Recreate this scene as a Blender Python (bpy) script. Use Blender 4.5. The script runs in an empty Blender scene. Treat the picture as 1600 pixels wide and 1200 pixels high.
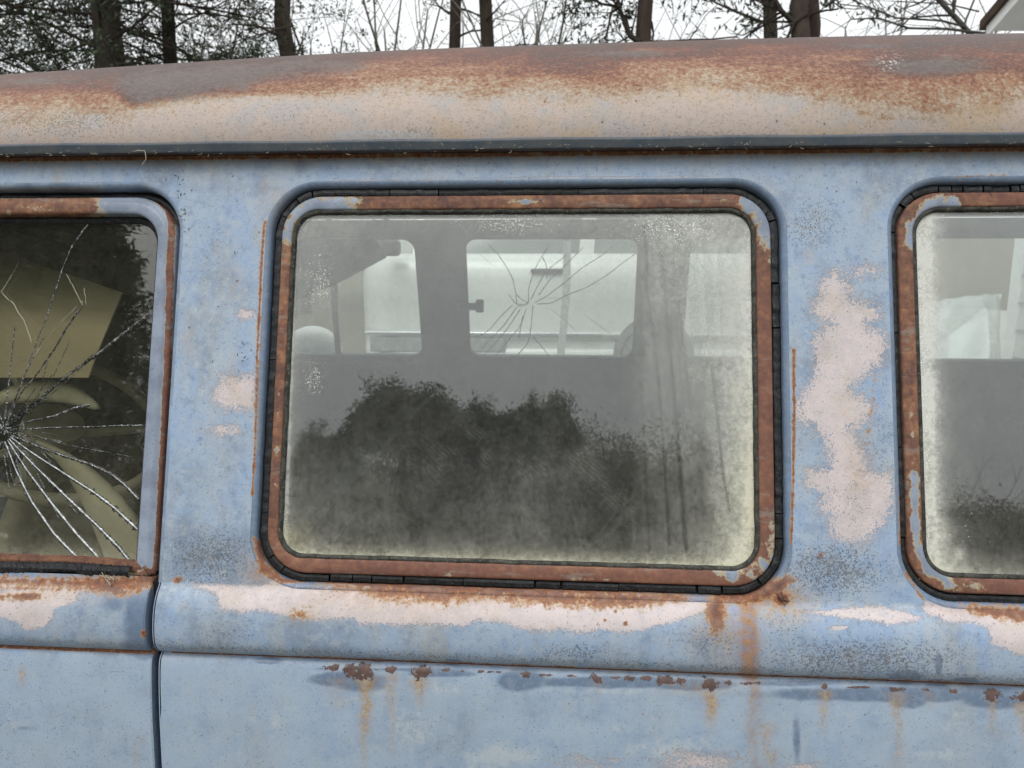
import bpy, math, random
import numpy as np
from math import radians as R
rng = np.random.default_rng(7)
scene = bpy.context.scene
COL = scene.collection

# ------------------------------------------------------------------ camera, sky, sun, exposure
YAW, PITCH, F = R(4.2), R(9.5), 1155.0
CP = np.array([0.0, -0.85, 1.6])
FW = np.array([-math.sin(YAW)*math.cos(PITCH), math.cos(YAW)*math.cos(PITCH), -math.sin(PITCH)])
RT = np.array([math.cos(YAW), math.sin(YAW), 0.0])
UP = np.cross(RT, FW)
cd = bpy.data.cameras.new('camera'); cam = bpy.data.objects.new('camera', cd); COL.objects.link(cam)
cam.location = CP; cam.rotation_euler = (R(90)-PITCH, 0, YAW)
cd.sensor_width = 36; cd.lens = 36*F/1600; cd.clip_start = 0.01; cd.clip_end = 2000
cd.dof.use_dof = True; cd.dof.focus_distance = 0.9; cd.dof.aperture_fstop = 12
scene.camera = cam
scene.render.engine = 'CYCLES'
scene.cycles.max_bounces = 8; scene.cycles.transparent_max_bounces = 32
scene.cycles.diffuse_bounces = 3; scene.cycles.glossy_bounces = 3
scene.cycles.caustics_reflective = False; scene.cycles.caustics_refractive = False
scene.cycles.use_denoising = True
vs = scene.view_settings; vs.view_transform = 'Standard'; vs.look = 'None'; vs.gamma = 1; vs.use_curve_mapping = False
vs.exposure = 0.22

world = bpy.data.worlds.new('World'); scene.world = world; world.use_nodes = True
SUN_EL, SUN_AZ = R(55), R(200)          # veiled sun, behind and above the photographer

def build_world():
    nt = world.node_tree; nt.nodes.clear()
    out = nt.nodes.new('ShaderNodeOutputWorld'); bg = nt.nodes.new('ShaderNodeBackground')
    sky = nt.nodes.new('ShaderNodeTexSky'); sky.sky_type = 'NISHITA'; sky.sun_disc = False
    sky.sun_elevation = SUN_EL; sky.sun_rotation = SUN_AZ; sky.air_density = 1.0; sky.dust_density = 4.0
    hs = nt.nodes.new('ShaderNodeHueSaturation'); hs.inputs['Saturation'].default_value = 0.12
    nt.links.new(sky.outputs[0], hs.inputs['Color'])
    # overcast veil: twice to three times brighter overhead than at the horizon
    tc = nt.nodes.new('ShaderNodeTexCoord'); sp = nt.nodes.new('ShaderNodeSeparateXYZ')
    nt.links.new(tc.outputs['Generated'], sp.inputs[0])
    cl = nt.nodes.new('ShaderNodeMapRange'); cl.inputs[1].default_value = 0.0; cl.inputs[2].default_value = 1.0
    cl.inputs[3].default_value = 5.6; cl.inputs[4].default_value = 17.0
    nt.links.new(sp.outputs['Z'], cl.inputs[0])
    no = nt.nodes.new('ShaderNodeTexNoise'); no.inputs['Scale'].default_value = 2.2; no.inputs['Detail'].default_value = 4
    nt.links.new(tc.outputs['Generated'], no.inputs['Vector'])
    m2 = nt.nodes.new('ShaderNodeMapRange'); m2.inputs[1].default_value = .3; m2.inputs[2].default_value = .7
    m2.inputs[3].default_value = .9; m2.inputs[4].default_value = 1.08
    nt.links.new(no.outputs[0], m2.inputs[0])
    mm = nt.nodes.new('ShaderNodeMath'); mm.operation = 'MULTIPLY'
    nt.links.new(cl.outputs[0], mm.inputs[0]); nt.links.new(m2.outputs[0], mm.inputs[1])
    vm = nt.nodes.new('ShaderNodeVectorMath'); vm.operation = 'SCALE'; vm.inputs[0].default_value = (.955, .985, 1.0)
    nt.links.new(mm.outputs[0], vm.inputs['Scale'])
    mx = nt.nodes.new('ShaderNodeMix'); mx.data_type = 'RGBA'; mx.inputs[0].default_value = .85
    nt.links.new(hs.outputs[0], mx.inputs[6]); nt.links.new(vm.outputs[0], mx.inputs[7])
    nt.links.new(mx.outputs[2], bg.inputs[0]); bg.inputs[1].default_value = 0.12
    nt.links.new(bg.outputs[0], out.inputs[0])
build_world()
sd = bpy.data.lights.new('sun', 'SUN'); sd.energy = 0.9; sd.angle = R(25); sd.color = (1, .965, .92)
so = bpy.data.objects.new('sun', sd); COL.objects.link(so)
so.rotation_euler = (R(90)-SUN_EL, 0, R(180)-SUN_AZ)   # lamp's -Z points from the sun; azimuth behind the camera

# ------------------------------------------------------------------ projection helpers (survey of the place)
T = math.tan(R(15)); C15, S15 = math.cos(R(15)), math.sin(R(15)); Z0 = 1.458; YC = 0.83
def ray(px, py): return FW + RT*(px-800)/F + UP*(600-py)/F
def at(px, py, Y):                         # point of the vertical plane y = Y seen at a photo pixel
    d = ray(px, py); s = (Y-CP[1])/d[1]; return CP + s*d
def on_plane(px, py, t=T, y0=0.0, z0=Z0):
    d = ray(px, py); s = (y0+(CP[2]-z0)*t-CP[1])/(d[1]-d[2]*t); return CP + s*d
def onfar(px, py): return on_plane(px, py, -T, 2*YC)
def proj(P):
    P = np.asarray(P, float); V = P-CP; z = np.maximum(V@FW, 1e-3)
    return 800+F*(V@RT)/z, 600-F*(V@UP)/z
NN = np.array([0, -C15, S15]); UU = np.array([0, S15, C15])
def reflect_at(px, py, dist):              # the point mirrored by the leaning side glass at a photo pixel
    p = on_plane(px, py); d = p-CP; d = d/np.linalg.norm(d); r = d-2*(d@NN)*NN
    return p + r*dist

# ------------------------------------------------------------------ object helpers
def new_obj(name, me, parent=None, mat=None):
    o = bpy.data.objects.new(name, me); COL.objects.link(o)
    if mat is not None:
        for m in (mat if isinstance(mat, (list, tuple)) else [mat]): me.materials.append(m)
    if parent is not None: o.parent = parent
    return o
def tag(o, label=None, cat=None, group=None, kind=None):
    if label: o['label'] = label
    if cat: o['category'] = cat
    if group: o['group'] = group
    if kind: o['kind'] = kind
    return o
def empty(name, label, cat, group=None, loc=(0, 0, 0)):
    o = bpy.data.objects.new(name, None); COL.objects.link(o); o.location = loc; o.empty_display_size = .1
    return tag(o, label, cat, group)
def np_mesh(name, V, Q, smooth=True, tri=None):
    V = np.asarray(V, np.float32); Q = np.asarray(Q, np.int32)
    me = bpy.data.meshes.new(name); k = Q.shape[1]
    me.vertices.add(len(V)); me.vertices.foreach_set('co', V.ravel())
    me.loops.add(Q.size); me.loops.foreach_set('vertex_index', Q.ravel())
    me.polygons.add(len(Q)); me.polygons.foreach_set('loop_start', np.arange(0, Q.size, k, dtype=np.int32))
    me.polygons.foreach_set('use_smooth', np.full(len(Q), smooth))
    me.update(calc_edges=True); me.validate(); return me
def set_attr(me, name, vals):
    a = me.attributes.new(name, 'FLOAT', 'POINT'); a.data.foreach_set('value', np.asarray(vals, np.float32))
def tube_mesh(segs, sides=5):
    """segs: rows of (x0,y0,z0,x1,y1,z1,r0,r1) -> V,Q"""
    S = np.asarray(segs, float); n = len(S); a, b = S[:, :3], S[:, 3:6]; d = b-a
    L = np.linalg.norm(d, axis=1, keepdims=True); d = d/np.maximum(L, 1e-9)
    ref = np.where(np.abs(d[:, 2:3]) > .9, np.array([[1., 0, 0]]), np.array([[0, 0, 1.]]))
    u = np.cross(d, ref); u /= np.linalg.norm(u, axis=1, keepdims=True); w = np.cross(d, u)
    V = []
    for (p, r) in ((a, S[:, 6]), (b, S[:, 7])):
        for k in range(sides):
            t = 2*math.pi*k/sides
            V.append(p + (u*math.cos(t)+w*math.sin(t))*r[:, None])
    V = np.stack(V, 1).reshape(-1, 3); base = (np.arange(n)*2*sides)[:, None]
    Q = []
    for k in range(sides):
        k2 = (k+1) % sides; Q.append(np.concatenate([base+k, base+k2, base+sides+k2, base+sides+k], 1))
    return V, np.concatenate(Q, 0)
class MB:
    """collects boxes / lofts into one mesh"""
    def __init__(s): s.v = []; s.f = []
    def add(s, V, Fc):
        o = len(s.v); s.v += [tuple(map(float, p)) for p in V]; s.f += [tuple(int(i)+o for i in f) for f in Fc]; return s
    def box(s, lo, hi, M=None):
        x0, y0, z0 = lo; x1, y1, z1 = hi
        V = np.array([(x0,y0,z0),(x1,y0,z0),(x1,y1,z0),(x0,y1,z0),(x0,y0,z1),(x1,y0,z1),(x1,y1,z1),(x0,y1,z1)], float)
        if M is not None: V = V@M[0].T + M[1]
        return s.add(V, [(0,3,2,1),(4,5,6,7),(0,1,5,4),(1,2,6,5),(2,3,7,6),(3,0,4,7)])
    def rings(s, rings, close=True, cap=False, loop=False):
        n = len(rings[0]); V = [p for r in rings for p in r]; Fc = []
        m = len(rings)
        for i in range(m if loop else m-1):
            j = (i+1) % m
            for k in range(n if close else n-1):
                k2 = (k+1) % n; Fc.append((i*n+k, i*n+k2, j*n+k2, j*n+k))
        if cap: Fc += [tuple(range(n))[::-1], tuple((m-1)*n+k for k in range(n))]
        return s.add(V, Fc)
    def tube(s, pts, r, sides=8, cap=True):
        pts = [np.asarray(p, float) for p in pts]; rr = r if hasattr(r, '__len__') else [r]*len(pts)
        rings = []; up0 = None
        for i, p in enumerate(pts):
            d = pts[min(i+1, len(pts)-1)]-pts[max(i-1, 0)]; d /= np.linalg.norm(d)
            if up0 is None: up0 = np.array([0, 0, 1.]) if abs(d[2]) < .9 else np.array([1., 0, 0])
            u = np.cross(d, up0); u /= np.linalg.norm(u); w = np.cross(u, d); up0 = w
            rings.append([p+rr[i]*(u*math.cos(2*math.pi*k/sides)+w*math.sin(2*math.pi*k/sides)) for k in range(sides)])
        return s.rings(rings, cap=cap)
    def build(s, name, mat, parent=None, smooth=True, bevel=0, sub=0):
        me = bpy.data.meshes.new(name); me.from_pydata(s.v, [], s.f); me.update()
        if smooth: me.polygons.foreach_set('use_smooth', [True]*len(me.polygons))
        o = new_obj(name, me, parent, mat)
        if bevel:
            m = o.modifiers.new('bevel', 'BEVEL'); m.width = bevel; m.segments = 3; m.limit_method = 'ANGLE'; m.harden_normals = False
        if sub:
            m = o.modifiers.new('sub', 'SUBSURF'); m.levels = sub; m.render_levels = sub
        if smooth and not sub:
            try: me.set_sharp_from_angle(angle=R(38))
            except Exception: pass
        return o

# ------------------------------------------------------------------ node helpers
class NG:
    def __init__(s, name):
        s.m = bpy.data.materials.new(name); s.m.use_nodes = True; s.t = s.m.node_tree; s.t.nodes.clear()
        s.out = s.t.nodes.new('ShaderNodeOutputMaterial'); s.pos = s.t.nodes.new('ShaderNodeTexCoord').outputs['Object']
    def put(s, sock, v):
        if v is None: return
        if isinstance(v, bpy.types.NodeSocket): s.t.links.new(v, sock)
        elif hasattr(v, '__len__'):
            sock.default_value = tuple(v) + ((1,) if len(v) == 3 and sock.type == 'RGBA' else ())
        else: sock.default_value = v
    def n(s, typ, ins=None, **kw):
        nd = s.t.nodes.new(typ)
        for k, v in kw.items(): setattr(nd, k, v)
        for k, v in (ins or {}).items(): s.put(nd.inputs[k], v)
        return nd
    def attr(s, name): return s.n('ShaderNodeAttribute', attribute_name=name).outputs['Fac']
    def math(s, op, a, b=0.0, c=0.0, clamp=False):
        nd = s.n('ShaderNodeMath', operation=op, use_clamp=clamp); s.put(nd.inputs[0], a); s.put(nd.inputs[1], b)
        if op in ('MULTIPLY_ADD', 'SMOOTH_MIN', 'COMPARE'): s.put(nd.inputs[2], c)
        return nd.outputs[0]
    def noise(s, scale, detail=4, rough=.55, vec=None, dist=0.0, off=None):
        v = vec if vec is not None else s.pos
        if off is not None or isinstance(scale, (tuple, list)):
            mp = s.n('ShaderNodeMapping'); s.put(mp.inputs['Vector'], v)
            if off is not None: mp.inputs['Location'].default_value = off
            if isinstance(scale, (tuple, list)): mp.inputs['Scale'].default_value = scale; scale = 1.0
            v = mp.outputs[0]
        nd = s.n('ShaderNodeTexNoise', {'Vector': v, 'Scale': scale, 'Detail': detail, 'Roughness': rough, 'Distortion': dist})
        return nd.outputs[0]
    def sstep(s, v, lo, hi, a=0.0, b=1.0):
        nd = s.n('ShaderNodeMapRange', interpolation_type='SMOOTHSTEP'); s.put(nd.inputs[0], v)
        for i, x in enumerate((lo, hi, a, b)): s.put(nd.inputs[i+1], x)
        return nd.outputs[0]
    def mix(s, f, a, b, mode='MIX'):
        nd = s.n('ShaderNodeMix', data_type='RGBA', blend_type=mode); s.put(nd.inputs[0], f); s.put(nd.inputs[6], a); s.put(nd.inputs[7], b)
        return nd.outputs[2]
    def fmix(s, f, a, b):
        nd = s.n('ShaderNodeMix', data_type='FLOAT'); s.put(nd.inputs[0], f); s.put(nd.inputs[2], a); s.put(nd.inputs[3], b)
        return nd.outputs[0]
    def ramp(s, f, stops, interp='LINEAR'):
        nd = s.n('ShaderNodeValToRGB'); s.put(nd.inputs[0], f); r = nd.color_ramp; r.interpolation = interp
        while len(r.elements) < len(stops): r.elements.new(.5)
        for e, (p, c) in zip(r.elements, stops): e.position = p; e.color = tuple(c)+(1,)
        return nd.outputs[0]
    def mask(s, field, noise, amp=.7, e=.05):
        a = s.math('MULTIPLY_ADD', s.math('SUBTRACT', noise, .5), amp, field)
        return s.sstep(a, .5-e, .5+e)
    def bump(s, h, strength=.3, dist=.001, normal=None):
        nd = s.n('ShaderNodeBump', {'Height': h, 'Strength': strength, 'Distance': dist})
        if normal is not None: s.put(nd.inputs['Normal'], normal)
        return nd.outputs[0]
    def pbr(s, col, rough=.5, metal=0.0, spec=.5, normal=None, **kw):
        nd = s.n('ShaderNodeBsdfPrincipled', {'Base Color': col, 'Roughness': rough, 'Metallic': metal, 'Specular IOR Level': spec})
        if normal is not None: s.put(nd.inputs['Normal'], normal)
        for k, v in kw.items(): s.put(nd.inputs[k.replace('_', ' ')], v)
        s.t.links.new(nd.outputs[0], s.out.inputs[0]); return s.m

# ------------------------------------------------------------------ soft masks traced from the survey, in photo pixels
def sdpoly(x, y, P):
    P = np.asarray(P, float); best = np.full(x.shape, 1e18); inside = np.zeros(x.shape, bool)
    for i in range(len(P)):
        a, b = P[i], P[(i+1) % len(P)]; ex, ey = b-a; wx, wy = x-a[0], y-a[1]
        t = np.clip((wx*ex+wy*ey)/(ex*ex+ey*ey+1e-9), 0, 1); best = np.minimum(best, (wx-t*ex)**2+(wy-t*ey)**2)
        c = (a[1] > y) != (b[1] > y)
        with np.errstate(divide='ignore', invalid='ignore'):
            inside ^= c & (x < (b[0]-a[0])*(y-a[1])/((b[1]-a[1]) if b[1] != a[1] else 1e-9)+a[0])
    return np.sqrt(best)*np.where(inside, -1, 1)
def poly(x, y, P, w): return np.clip(.5-sdpoly(x, y, P)/(2*w), 0, 1)
def seg(x, y, pts, hw, w):
    d = np.full(x.shape, 1e9)
    for (a, b) in zip(pts[:-1], pts[1:]):
        ax, ay = a[:2]; bx, by = b[:2]; ex, ey = bx-ax, by-ay
        t = np.clip(((x-ax)*ex+(y-ay)*ey)/(ex*ex+ey*ey+1e-9), 0, 1)
        d = np.minimum(d, np.hypot(x-ax-t*ex, y-ay-t*ey)-hw)
    return np.clip(.5-d/(2*w), 0, 1)
def ell(x, y, cx, cy, rx, ry, rot=0):
    c, s_ = math.cos(R(rot)), math.sin(R(rot)); dx, dy = x-cx, y-cy
    r = np.hypot((dx*c+dy*s_)/rx, (-dx*s_+dy*c)/ry)
    return np.clip(1.0-.5*r, 0, 1)           # .5 on the rim
def gau(x, y, cx, cy, rx, ry): return np.exp(-(((x-cx)/rx)**2+((y-cy)/ry)**2))
def streak(x, y, cx, y0, y1, w, slant=0.0):
    t = np.clip((y-y0)/(y1-y0), 0, 1); xx = cx+slant*(y-y0)+2.2*np.sin(y*.06+cx)+1.2*np.sin(y*.17+cx*2); w = w*(.75+.35*np.sin(y*.045+cx*1.7)+.5*(1-t)**6)
    on = np.clip((y-y0)/6+.5, 0, 1)*(1-t)**.8*(y < y1)
    return on*np.exp(-((x-xx)/w)**2)
def mx(*a):
    r = a[0]
    for b in a[1:]: r = np.maximum(r, b)
    return r

# ------------------------------------------------------------------ materials: weathered paint
BLUE = (.30, .395, .54); BLUE2 = (.262, .365, .525); BLUEG = (.35, .425, .515)
def paint_material():
    g = NG('weathered_blue_paint')
    pr, ru, oc, gr, dk, li, pe, lw, rb = [g.attr(k) for k in ('pr', 'ru', 'oc', 'gr', 'dk', 'li', 'pe', 'lw', 'rb')]
    nbig = g.noise(5.5, 5, .6); nmed = g.noise(24, 6, .65); nfin = g.noise(130, 6, .7); nspk = g.noise(480, 3, .65); nspk2 = g.noise(230, 5, .75, off=(3, 1, 2))
    nlo = g.noise(60, 5, .65, off=(2, 5, 7)); nv = g.noise((30, 30, 2.6), 5, .62); nmix = g.math('ADD', g.math('MULTIPLY', nfin, .6), g.math('MULTIPLY', nlo, .4))
    c = g.mix(g.sstep(nbig, .38, .62), BLUE, BLUE2)
    c = g.mix(g.sstep(nmed, .42, .62, 0, .75), c, BLUEG)
    ngr = g.noise(7.5, 6, .68, off=(11, 4, 6)); c = g.mix(g.sstep(ngr, .48, .63, 0, .75), c, (.20, .245, .31)); c = g.mix(g.sstep(g.noise((15, 15, 3.5), 6, .7, off=(1, 9, 3)), .53, .66, 0, .6), c, (.31, .315, .30)); nsc = g.noise((300, 40, 26), 4, .6, off=(2, 2, 8)); c = g.mix(g.sstep(nsc, .64, .70, 0, .4), c, (.42, .47, .53))
    c = g.mix(g.math('MULTIPLY', g.sstep(nv, .46, .66), .5), c, (.385, .445, .50))
    c = g.mix(g.sstep(nlo, .50, .66, 0, .55), c, (.40, .455, .52))
    c = g.mix(g.sstep(nlo, .46, .34, 0, .55), c, (.20, .27, .38))
    c = g.mix(g.sstep(nfin, .54, .70, 0, .55), c, (.43, .485, .54))
    c = g.mix(g.sstep(nfin, .45, .30, 0, .65), c, (.165, .225, .33))
    c = g.mix(g.math('MULTIPLY', lw, g.sstep(nmed, .32, .6, .35, .8)), c, (.375, .465, .57))
    ml = g.math('MULTIPLY', g.mask(li, nmix, 1.5, .16), .7)
    c = g.mix(ml, c, (.475, .53, .57))
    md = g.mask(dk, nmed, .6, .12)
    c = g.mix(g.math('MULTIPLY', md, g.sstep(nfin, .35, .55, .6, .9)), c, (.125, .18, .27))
    mp = g.mask(pr, g.math('ADD', g.math('MULTIPLY', nspk2, .35), g.math('ADD', g.math('MULTIPLY', nspk, .45), g.math('MULTIPLY', nlo, .2))), 3.4, .14)
    pc = g.mix(g.sstep(nlo, .38, .62), (.65, .555, .535), (.59, .515, .51))
    pc = g.mix(g.sstep(nfin, .52, .68, 0, .6), pc, (.47, .465, .49)); pc = g.mix(g.sstep(ngr, .52, .66, 0, .55), pc, (.43, .40, .38)); pc = g.mix(g.sstep(nmed, .5, .68, 0, .5), pc, (.53, .44, .36))
    c = g.mix(g.math('MULTIPLY', mp, .92), c, pc)
    mo = g.math('MULTIPLY', oc, g.sstep(nfin, .3, .65, .2, 1.35), clamp=True)
    c = g.mix(g.math('MULTIPLY', mo, .85), c, g.mix(g.sstep(nspk2, .38, .62), (.47, .345, .185), (.34, .20, .095)))
    fb = g.math('MULTIPLY', rb, g.sstep(g.math('ADD', g.math('MULTIPLY', nv, .5), g.math('MULTIPLY', nfin, .5)), .36, .56, .45, 1.1), clamp=True)
    c = g.mix(g.math('MULTIPLY', fb, .88), c, g.mix(g.sstep(nlo, .4, .6), (.33, .165, .09), (.225, .10, .06)))
    # rust grows out of an orange bloom into dark scale
    rn = g.math('ADD', g.math('MULTIPLY', nfin, .45), g.math('ADD', g.math('MULTIPLY', nspk2, .3), g.math('MULTIPLY', nlo, .25)))
    rf = g.math('SUBTRACT', g.math('MULTIPLY_ADD', g.math('SUBTRACT', rn, .5), 2.6, ru), g.sstep(ru, .10, .0, 0, .5))
    c = g.mix(g.math('MULTIPLY', g.sstep(rf, .22, .42), .8), c, (.44, .265, .13))
    mr = g.sstep(rf, .36, .56)
    rc = g.ramp(rf, [(.34, (.43, .22, .09)), (.52, (.315, .128, .055)), (.72, (.20, .078, .045)), (1.0, (.105, .050, .038))])
    rc = g.mix(g.sstep(nspk, .5, .64, 0, .6), rc, (.12, .055, .04)); rc = g.mix(g.sstep(nlo, .52, .66, 0, .5), rc, (.36, .20, .12))
    c = g.mix(g.math('MULTIPLY', mr, .95), c, rc)
    # peeled chips: brown steel with a pale lifted rim, ragged
    pf = g.math('SUBTRACT', g.math('MULTIPLY_ADD', g.math('SUBTRACT', g.noise(120, 5, .7), .5), 2.2, pe), g.sstep(pe, .12, .0, 0, 1.0))
    rim = g.math('MULTIPLY', g.sstep(pf, .44, .46), g.sstep(nlo, .46, .52))
    c = g.mix(rim, c, (.47, .47, .46))
    c = g.mix(g.sstep(pf, .48, .50), c, g.mix(g.sstep(nfin, .38, .6), (.15, .082, .066), (.085, .052, .046)))
    th = g.fmix(gr, .68, .445)
    sp1 = g.sstep(nspk, th, g.math('ADD', th, .06)); c = g.mix(g.math('MULTIPLY', sp1, g.fmix(gr, .55, .9)), c, (.075, .088, .11))
    th2 = g.fmix(gr, .70, .50)
    sp2 = g.sstep(nspk2, th2, g.math('ADD', th2, .04)); c = g.mix(g.math('MULTIPLY', sp2, g.fmix(gr, .45, .8)), c, (.10, .095, .095))
    c = g.mix(g.math('MULTIPLY', g.math('POWER', gr, 1.6), g.sstep(nlo, .38, .6, .1, .55)), c, (.215, .235, .26))
    ed = g.math('MULTIPLY', g.math('MULTIPLY', mp, g.math('SUBTRACT', 1.0, mp)), 2.2, clamp=True); c = g.mix(g.math('MULTIPLY', ed, .5), c, (.22, .25, .31))
    for sc_, th_, sz_, st in ((48.0, .88, .07, .8), (120.0, .90, .14, .7)):
        vo = g.n('ShaderNodeTexVoronoi', {'Vector': g.pos, 'Scale': sc_, 'Randomness': 1.0}); vc = g.n('ShaderNodeSeparateColor', {0: vo.outputs['Color']}).outputs[0]
        dd = g.math('MULTIPLY_ADD', g.math('SUBTRACT', nspk, .5), .35, vo.outputs['Distance'])
        pit = g.math('MULTIPLY', g.sstep(dd, sz_, sz_*.5), g.sstep(vc, th_, th_+.02)); c = g.mix(g.math('MULTIPLY', pit, st), c, g.mix(g.sstep(vc, .9, .92), (.085, .075, .075), (.24, .13, .08)))
    rough = g.fmix(mr, g.fmix(md, .44, .34), .9)
    rough = g.fmix(mp, rough, .62); rough = g.math('MULTIPLY_ADD', g.math('SUBTRACT', nfin, .5), .3, rough)
    hgt = g.math('ADD', g.math('MULTIPLY', nspk, .2), g.math('MULTIPLY', mr, g.math('MULTIPLY', nspk2, .9)))
    hgt = g.math('SUBTRACT', hgt, g.math('MULTIPLY', mp, .8)); hgt = g.math('SUBTRACT', hgt, g.math('MULTIPLY', g.sstep(pf, .44, .5), .8))
    nb = g.bump(g.noise(9, 2, .5), .2, .012)
    return g.pbr(c, rough, 0, .38, g.bump(hgt, .7, .0008, nb))
M_PAINT = paint_material()

def roof_material():
    g = NG('rusted_roof_paint')
    v, gy, gr, bl = [g.attr(k) for k in ('rv', 'gy', 'gr', 'bl')]
    nmed = g.noise(22, 6, .65); nfin = g.noise(140, 6, .68); nspk = g.noise(430, 3, .6); nsp2 = g.noise(230, 4, .7, off=(5, 2, 1))
    nst = g.noise((120, 260, 260), 4, .7, off=(1, 7, 0))
    nst2 = g.noise((9, 45, 45), 5, .65, off=(4, 1, 3)); vv = g.math('MULTIPLY_ADD', g.math('SUBTRACT', nmed, .5), .42, v); vv = g.math('MULTIPLY_ADD', g.math('SUBTRACT', nst2, .5), .42, vv)
    vv = g.math('MULTIPLY_ADD', g.math('SUBTRACT', nsp2, .5), .8, vv)
    vv = g.math('MULTIPLY_ADD', g.math('SUBTRACT', nfin, .5), .55, vv)
    c = g.ramp(vv, [(.0, (.055, .04, .037)), (.13, (.068, .04, .034)), (.24, (.098, .038, .027)), (.36, (.15, .056, .034)),
                    (.47, (.235, .108, .058)), (.57, (.275, .185, .115)), (.68, (.35, .28, .215)), (.80, (.42, .335, .285)), (1, (.43, .355, .315))])
    c = g.mix(g.sstep(g.math('MULTIPLY_ADD', g.math('SUBTRACT', nfin, .5), 1.2, g.math('MULTIPLY_ADD', g.math('SUBTRACT', nmed, .5), 1.3, gy)), .25, .75, 0, .85), c, g.mix(g.sstep(nfin, .3, .7), (.085, .068, .062), (.115, .095, .088)))
    c = g.mix(g.math('MULTIPLY', g.sstep(nst, .55, .72), .4), c, (.30, .19, .115))
    c = g.mix(g.math('MULTIPLY', g.mask(bl, nfin, 1.0, .15), .6), c, (.37, .40, .43))
    c = g.mix(g.math('MULTIPLY', g.sstep(nmed, .48, .62, 0, .7), g.sstep(v, .55, .75)), c, (.335, .325, .325)); c = g.mix(g.math('MULTIPLY', g.sstep(g.noise(11, 5, .7, off=(8, 3, 3)), .52, .64, 0, .6), g.sstep(v, .5, .7)), c, (.42, .32, .21)); c = g.mix(g.math('MULTIPLY', g.sstep(nfin, .50, .64, 0, .7), g.sstep(v, .55, .75)), c, (.33, .29, .25))
    th = g.fmix(gr, .665, .46); c = g.mix(g.math('MULTIPLY', g.sstep(nspk, th, g.math('ADD', th, .05)), .62), c, (.15, .125, .10))
    vo = g.n('ShaderNodeTexVoronoi', {'Vector': g.pos, 'Scale': 75.0}); vc = g.n('ShaderNodeSeparateColor', {0: vo.outputs['Color']}).outputs[0]
    pit = g.math('MULTIPLY', g.sstep(vo.outputs['Distance'], .15, .08), g.sstep(vc, .82, .85)); c = g.mix(g.math('MULTIPLY', pit, .8), c, (.13, .07, .05))
    sc = g.attr('sc'); c = g.mix(g.math('MULTIPLY', sc, g.sstep(nsp2, .55, .6)), c, (.6, .6, .58))
    h = g.math('ADD', g.math('MULTIPLY', nsp2, .7), g.math('MULTIPLY', nspk, .3))
    nb = g.bump(g.noise(6, 2, .5), .15, .015)
    return g.pbr(c, .62, 0, .35, g.bump(h, .4, .0006, nb))
M_ROOF = roof_material()

def trim_material():
    g = NG('rusted_window_trim')
    bp, joint = g.attr('bp'), g.attr('jn')
    nfin = g.noise(130, 6, .68); nmed = g.noise(30, 5, .6); nspk = g.noise(420, 3, .6)
    nlong = g.noise((7, 60, 60), 5, .65); nt_ = g.math('ADD', g.math('MULTIPLY', nfin, .45), g.math('ADD', g.math('MULTIPLY', nmed, .3), g.math('MULTIPLY', nlong, .25)))
    nt_ = g.math('MULTIPLY_ADD', g.math('SUBTRACT', nt_, .5), 1.7, .5)
    r = g.ramp(nt_,
               [(.34, (.095, .05, .042)), (.46, (.155, .075, .052)), (.56, (.22, .105, .062)), (.70, (.33, .18, .10))])
    dark = g.attr('db'); r = g.mix(g.math('MULTIPLY', dark, .5), r, g.mix(nfin, (.155, .068, .055), (.215, .092, .065)))
    r = g.mix(g.sstep(g.noise((14, 14, 90), 5, .7, off=(9, 2, 2)), .56, .66, 0, .6), r, (.23, .205, .175)); f = g.math('MULTIPLY_ADD', g.math('SUBTRACT', g.noise(70, 6, .7), .5), 1.7, bp)
    c = g.mix(g.sstep(f, .33, .48), r, (.40, .33, .215)); c = g.mix(g.sstep(f, .47, .56), c, g.mix(g.sstep(nmed, .35, .65), (.27, .315, .395), (.19, .225, .29)))
    c = g.mix(g.sstep(nspk, .6, .68, 0, .5), c, (.11, .06, .05)); c = g.mix(joint, c, (.06, .04, .035))
    rough = g.fmix(g.sstep(f, .45, .56), .72, .4)
    return g.pbr(c, rough, 0, .35, g.bump(g.math('ADD', nfin, g.math('MULTIPLY', nspk, .4)), .5, .0006))
M_TRIM = trim_material()

def simple(name, c1, c2=None, scale=30, rough=.6, spec=.4, bump=.3, bd=.002, metal=0, stretch=None, speck=None):
    g = NG(name); n = g.noise(stretch or scale, 6, .62)
    c = g.mix(g.sstep(n, .35, .65), c1, c2 or tuple(x*.75 for x in c1))
    if speck: c = g.mix(g.sstep(g.noise(speck[0], 3, .6), .58, .66, 0, speck[2]), c, speck[1])
    return g.pbr(c, rough, metal, spec, g.bump(n, bump, bd))
M_RUBBER = simple('cracked_black_rubber', (.006, .0065, .008), (.02, .021, .024), 160, .55, .35, .8, .001, speck=(500, (.10, .10, .10), .5))
def rail_material():
    g = NG('dirty_drip_rail_paint'); n = g.noise(40, 6, .65); nf = g.noise(300, 4, .7)
    c = g.mix(g.sstep(n, .35, .65), (.085, .115, .15), (.13, .145, .16))
    c = g.mix(g.sstep(nf, .6, .68, 0, .55), c, (.33, .24, .15)); c = g.mix(g.attr('ru'), c, g.mix(g.sstep(nf, .45, .65), (.035, .022, .018), (.13, .06, .035)))
    return g.pbr(c, .55, 0, .35, g.bump(nf, .4, .0006))
M_RAIL = rail_material()
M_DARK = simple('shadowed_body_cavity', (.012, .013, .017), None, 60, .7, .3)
M_LINER = simple('grey_interior_panel', (.115, .13, .13), (.085, .10, .10), 12, .75, .25, .2)
M_HEAD = simple('grey_headliner_fabric', (.15, .165, .165), None, 20, .9, .1, .2)
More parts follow.
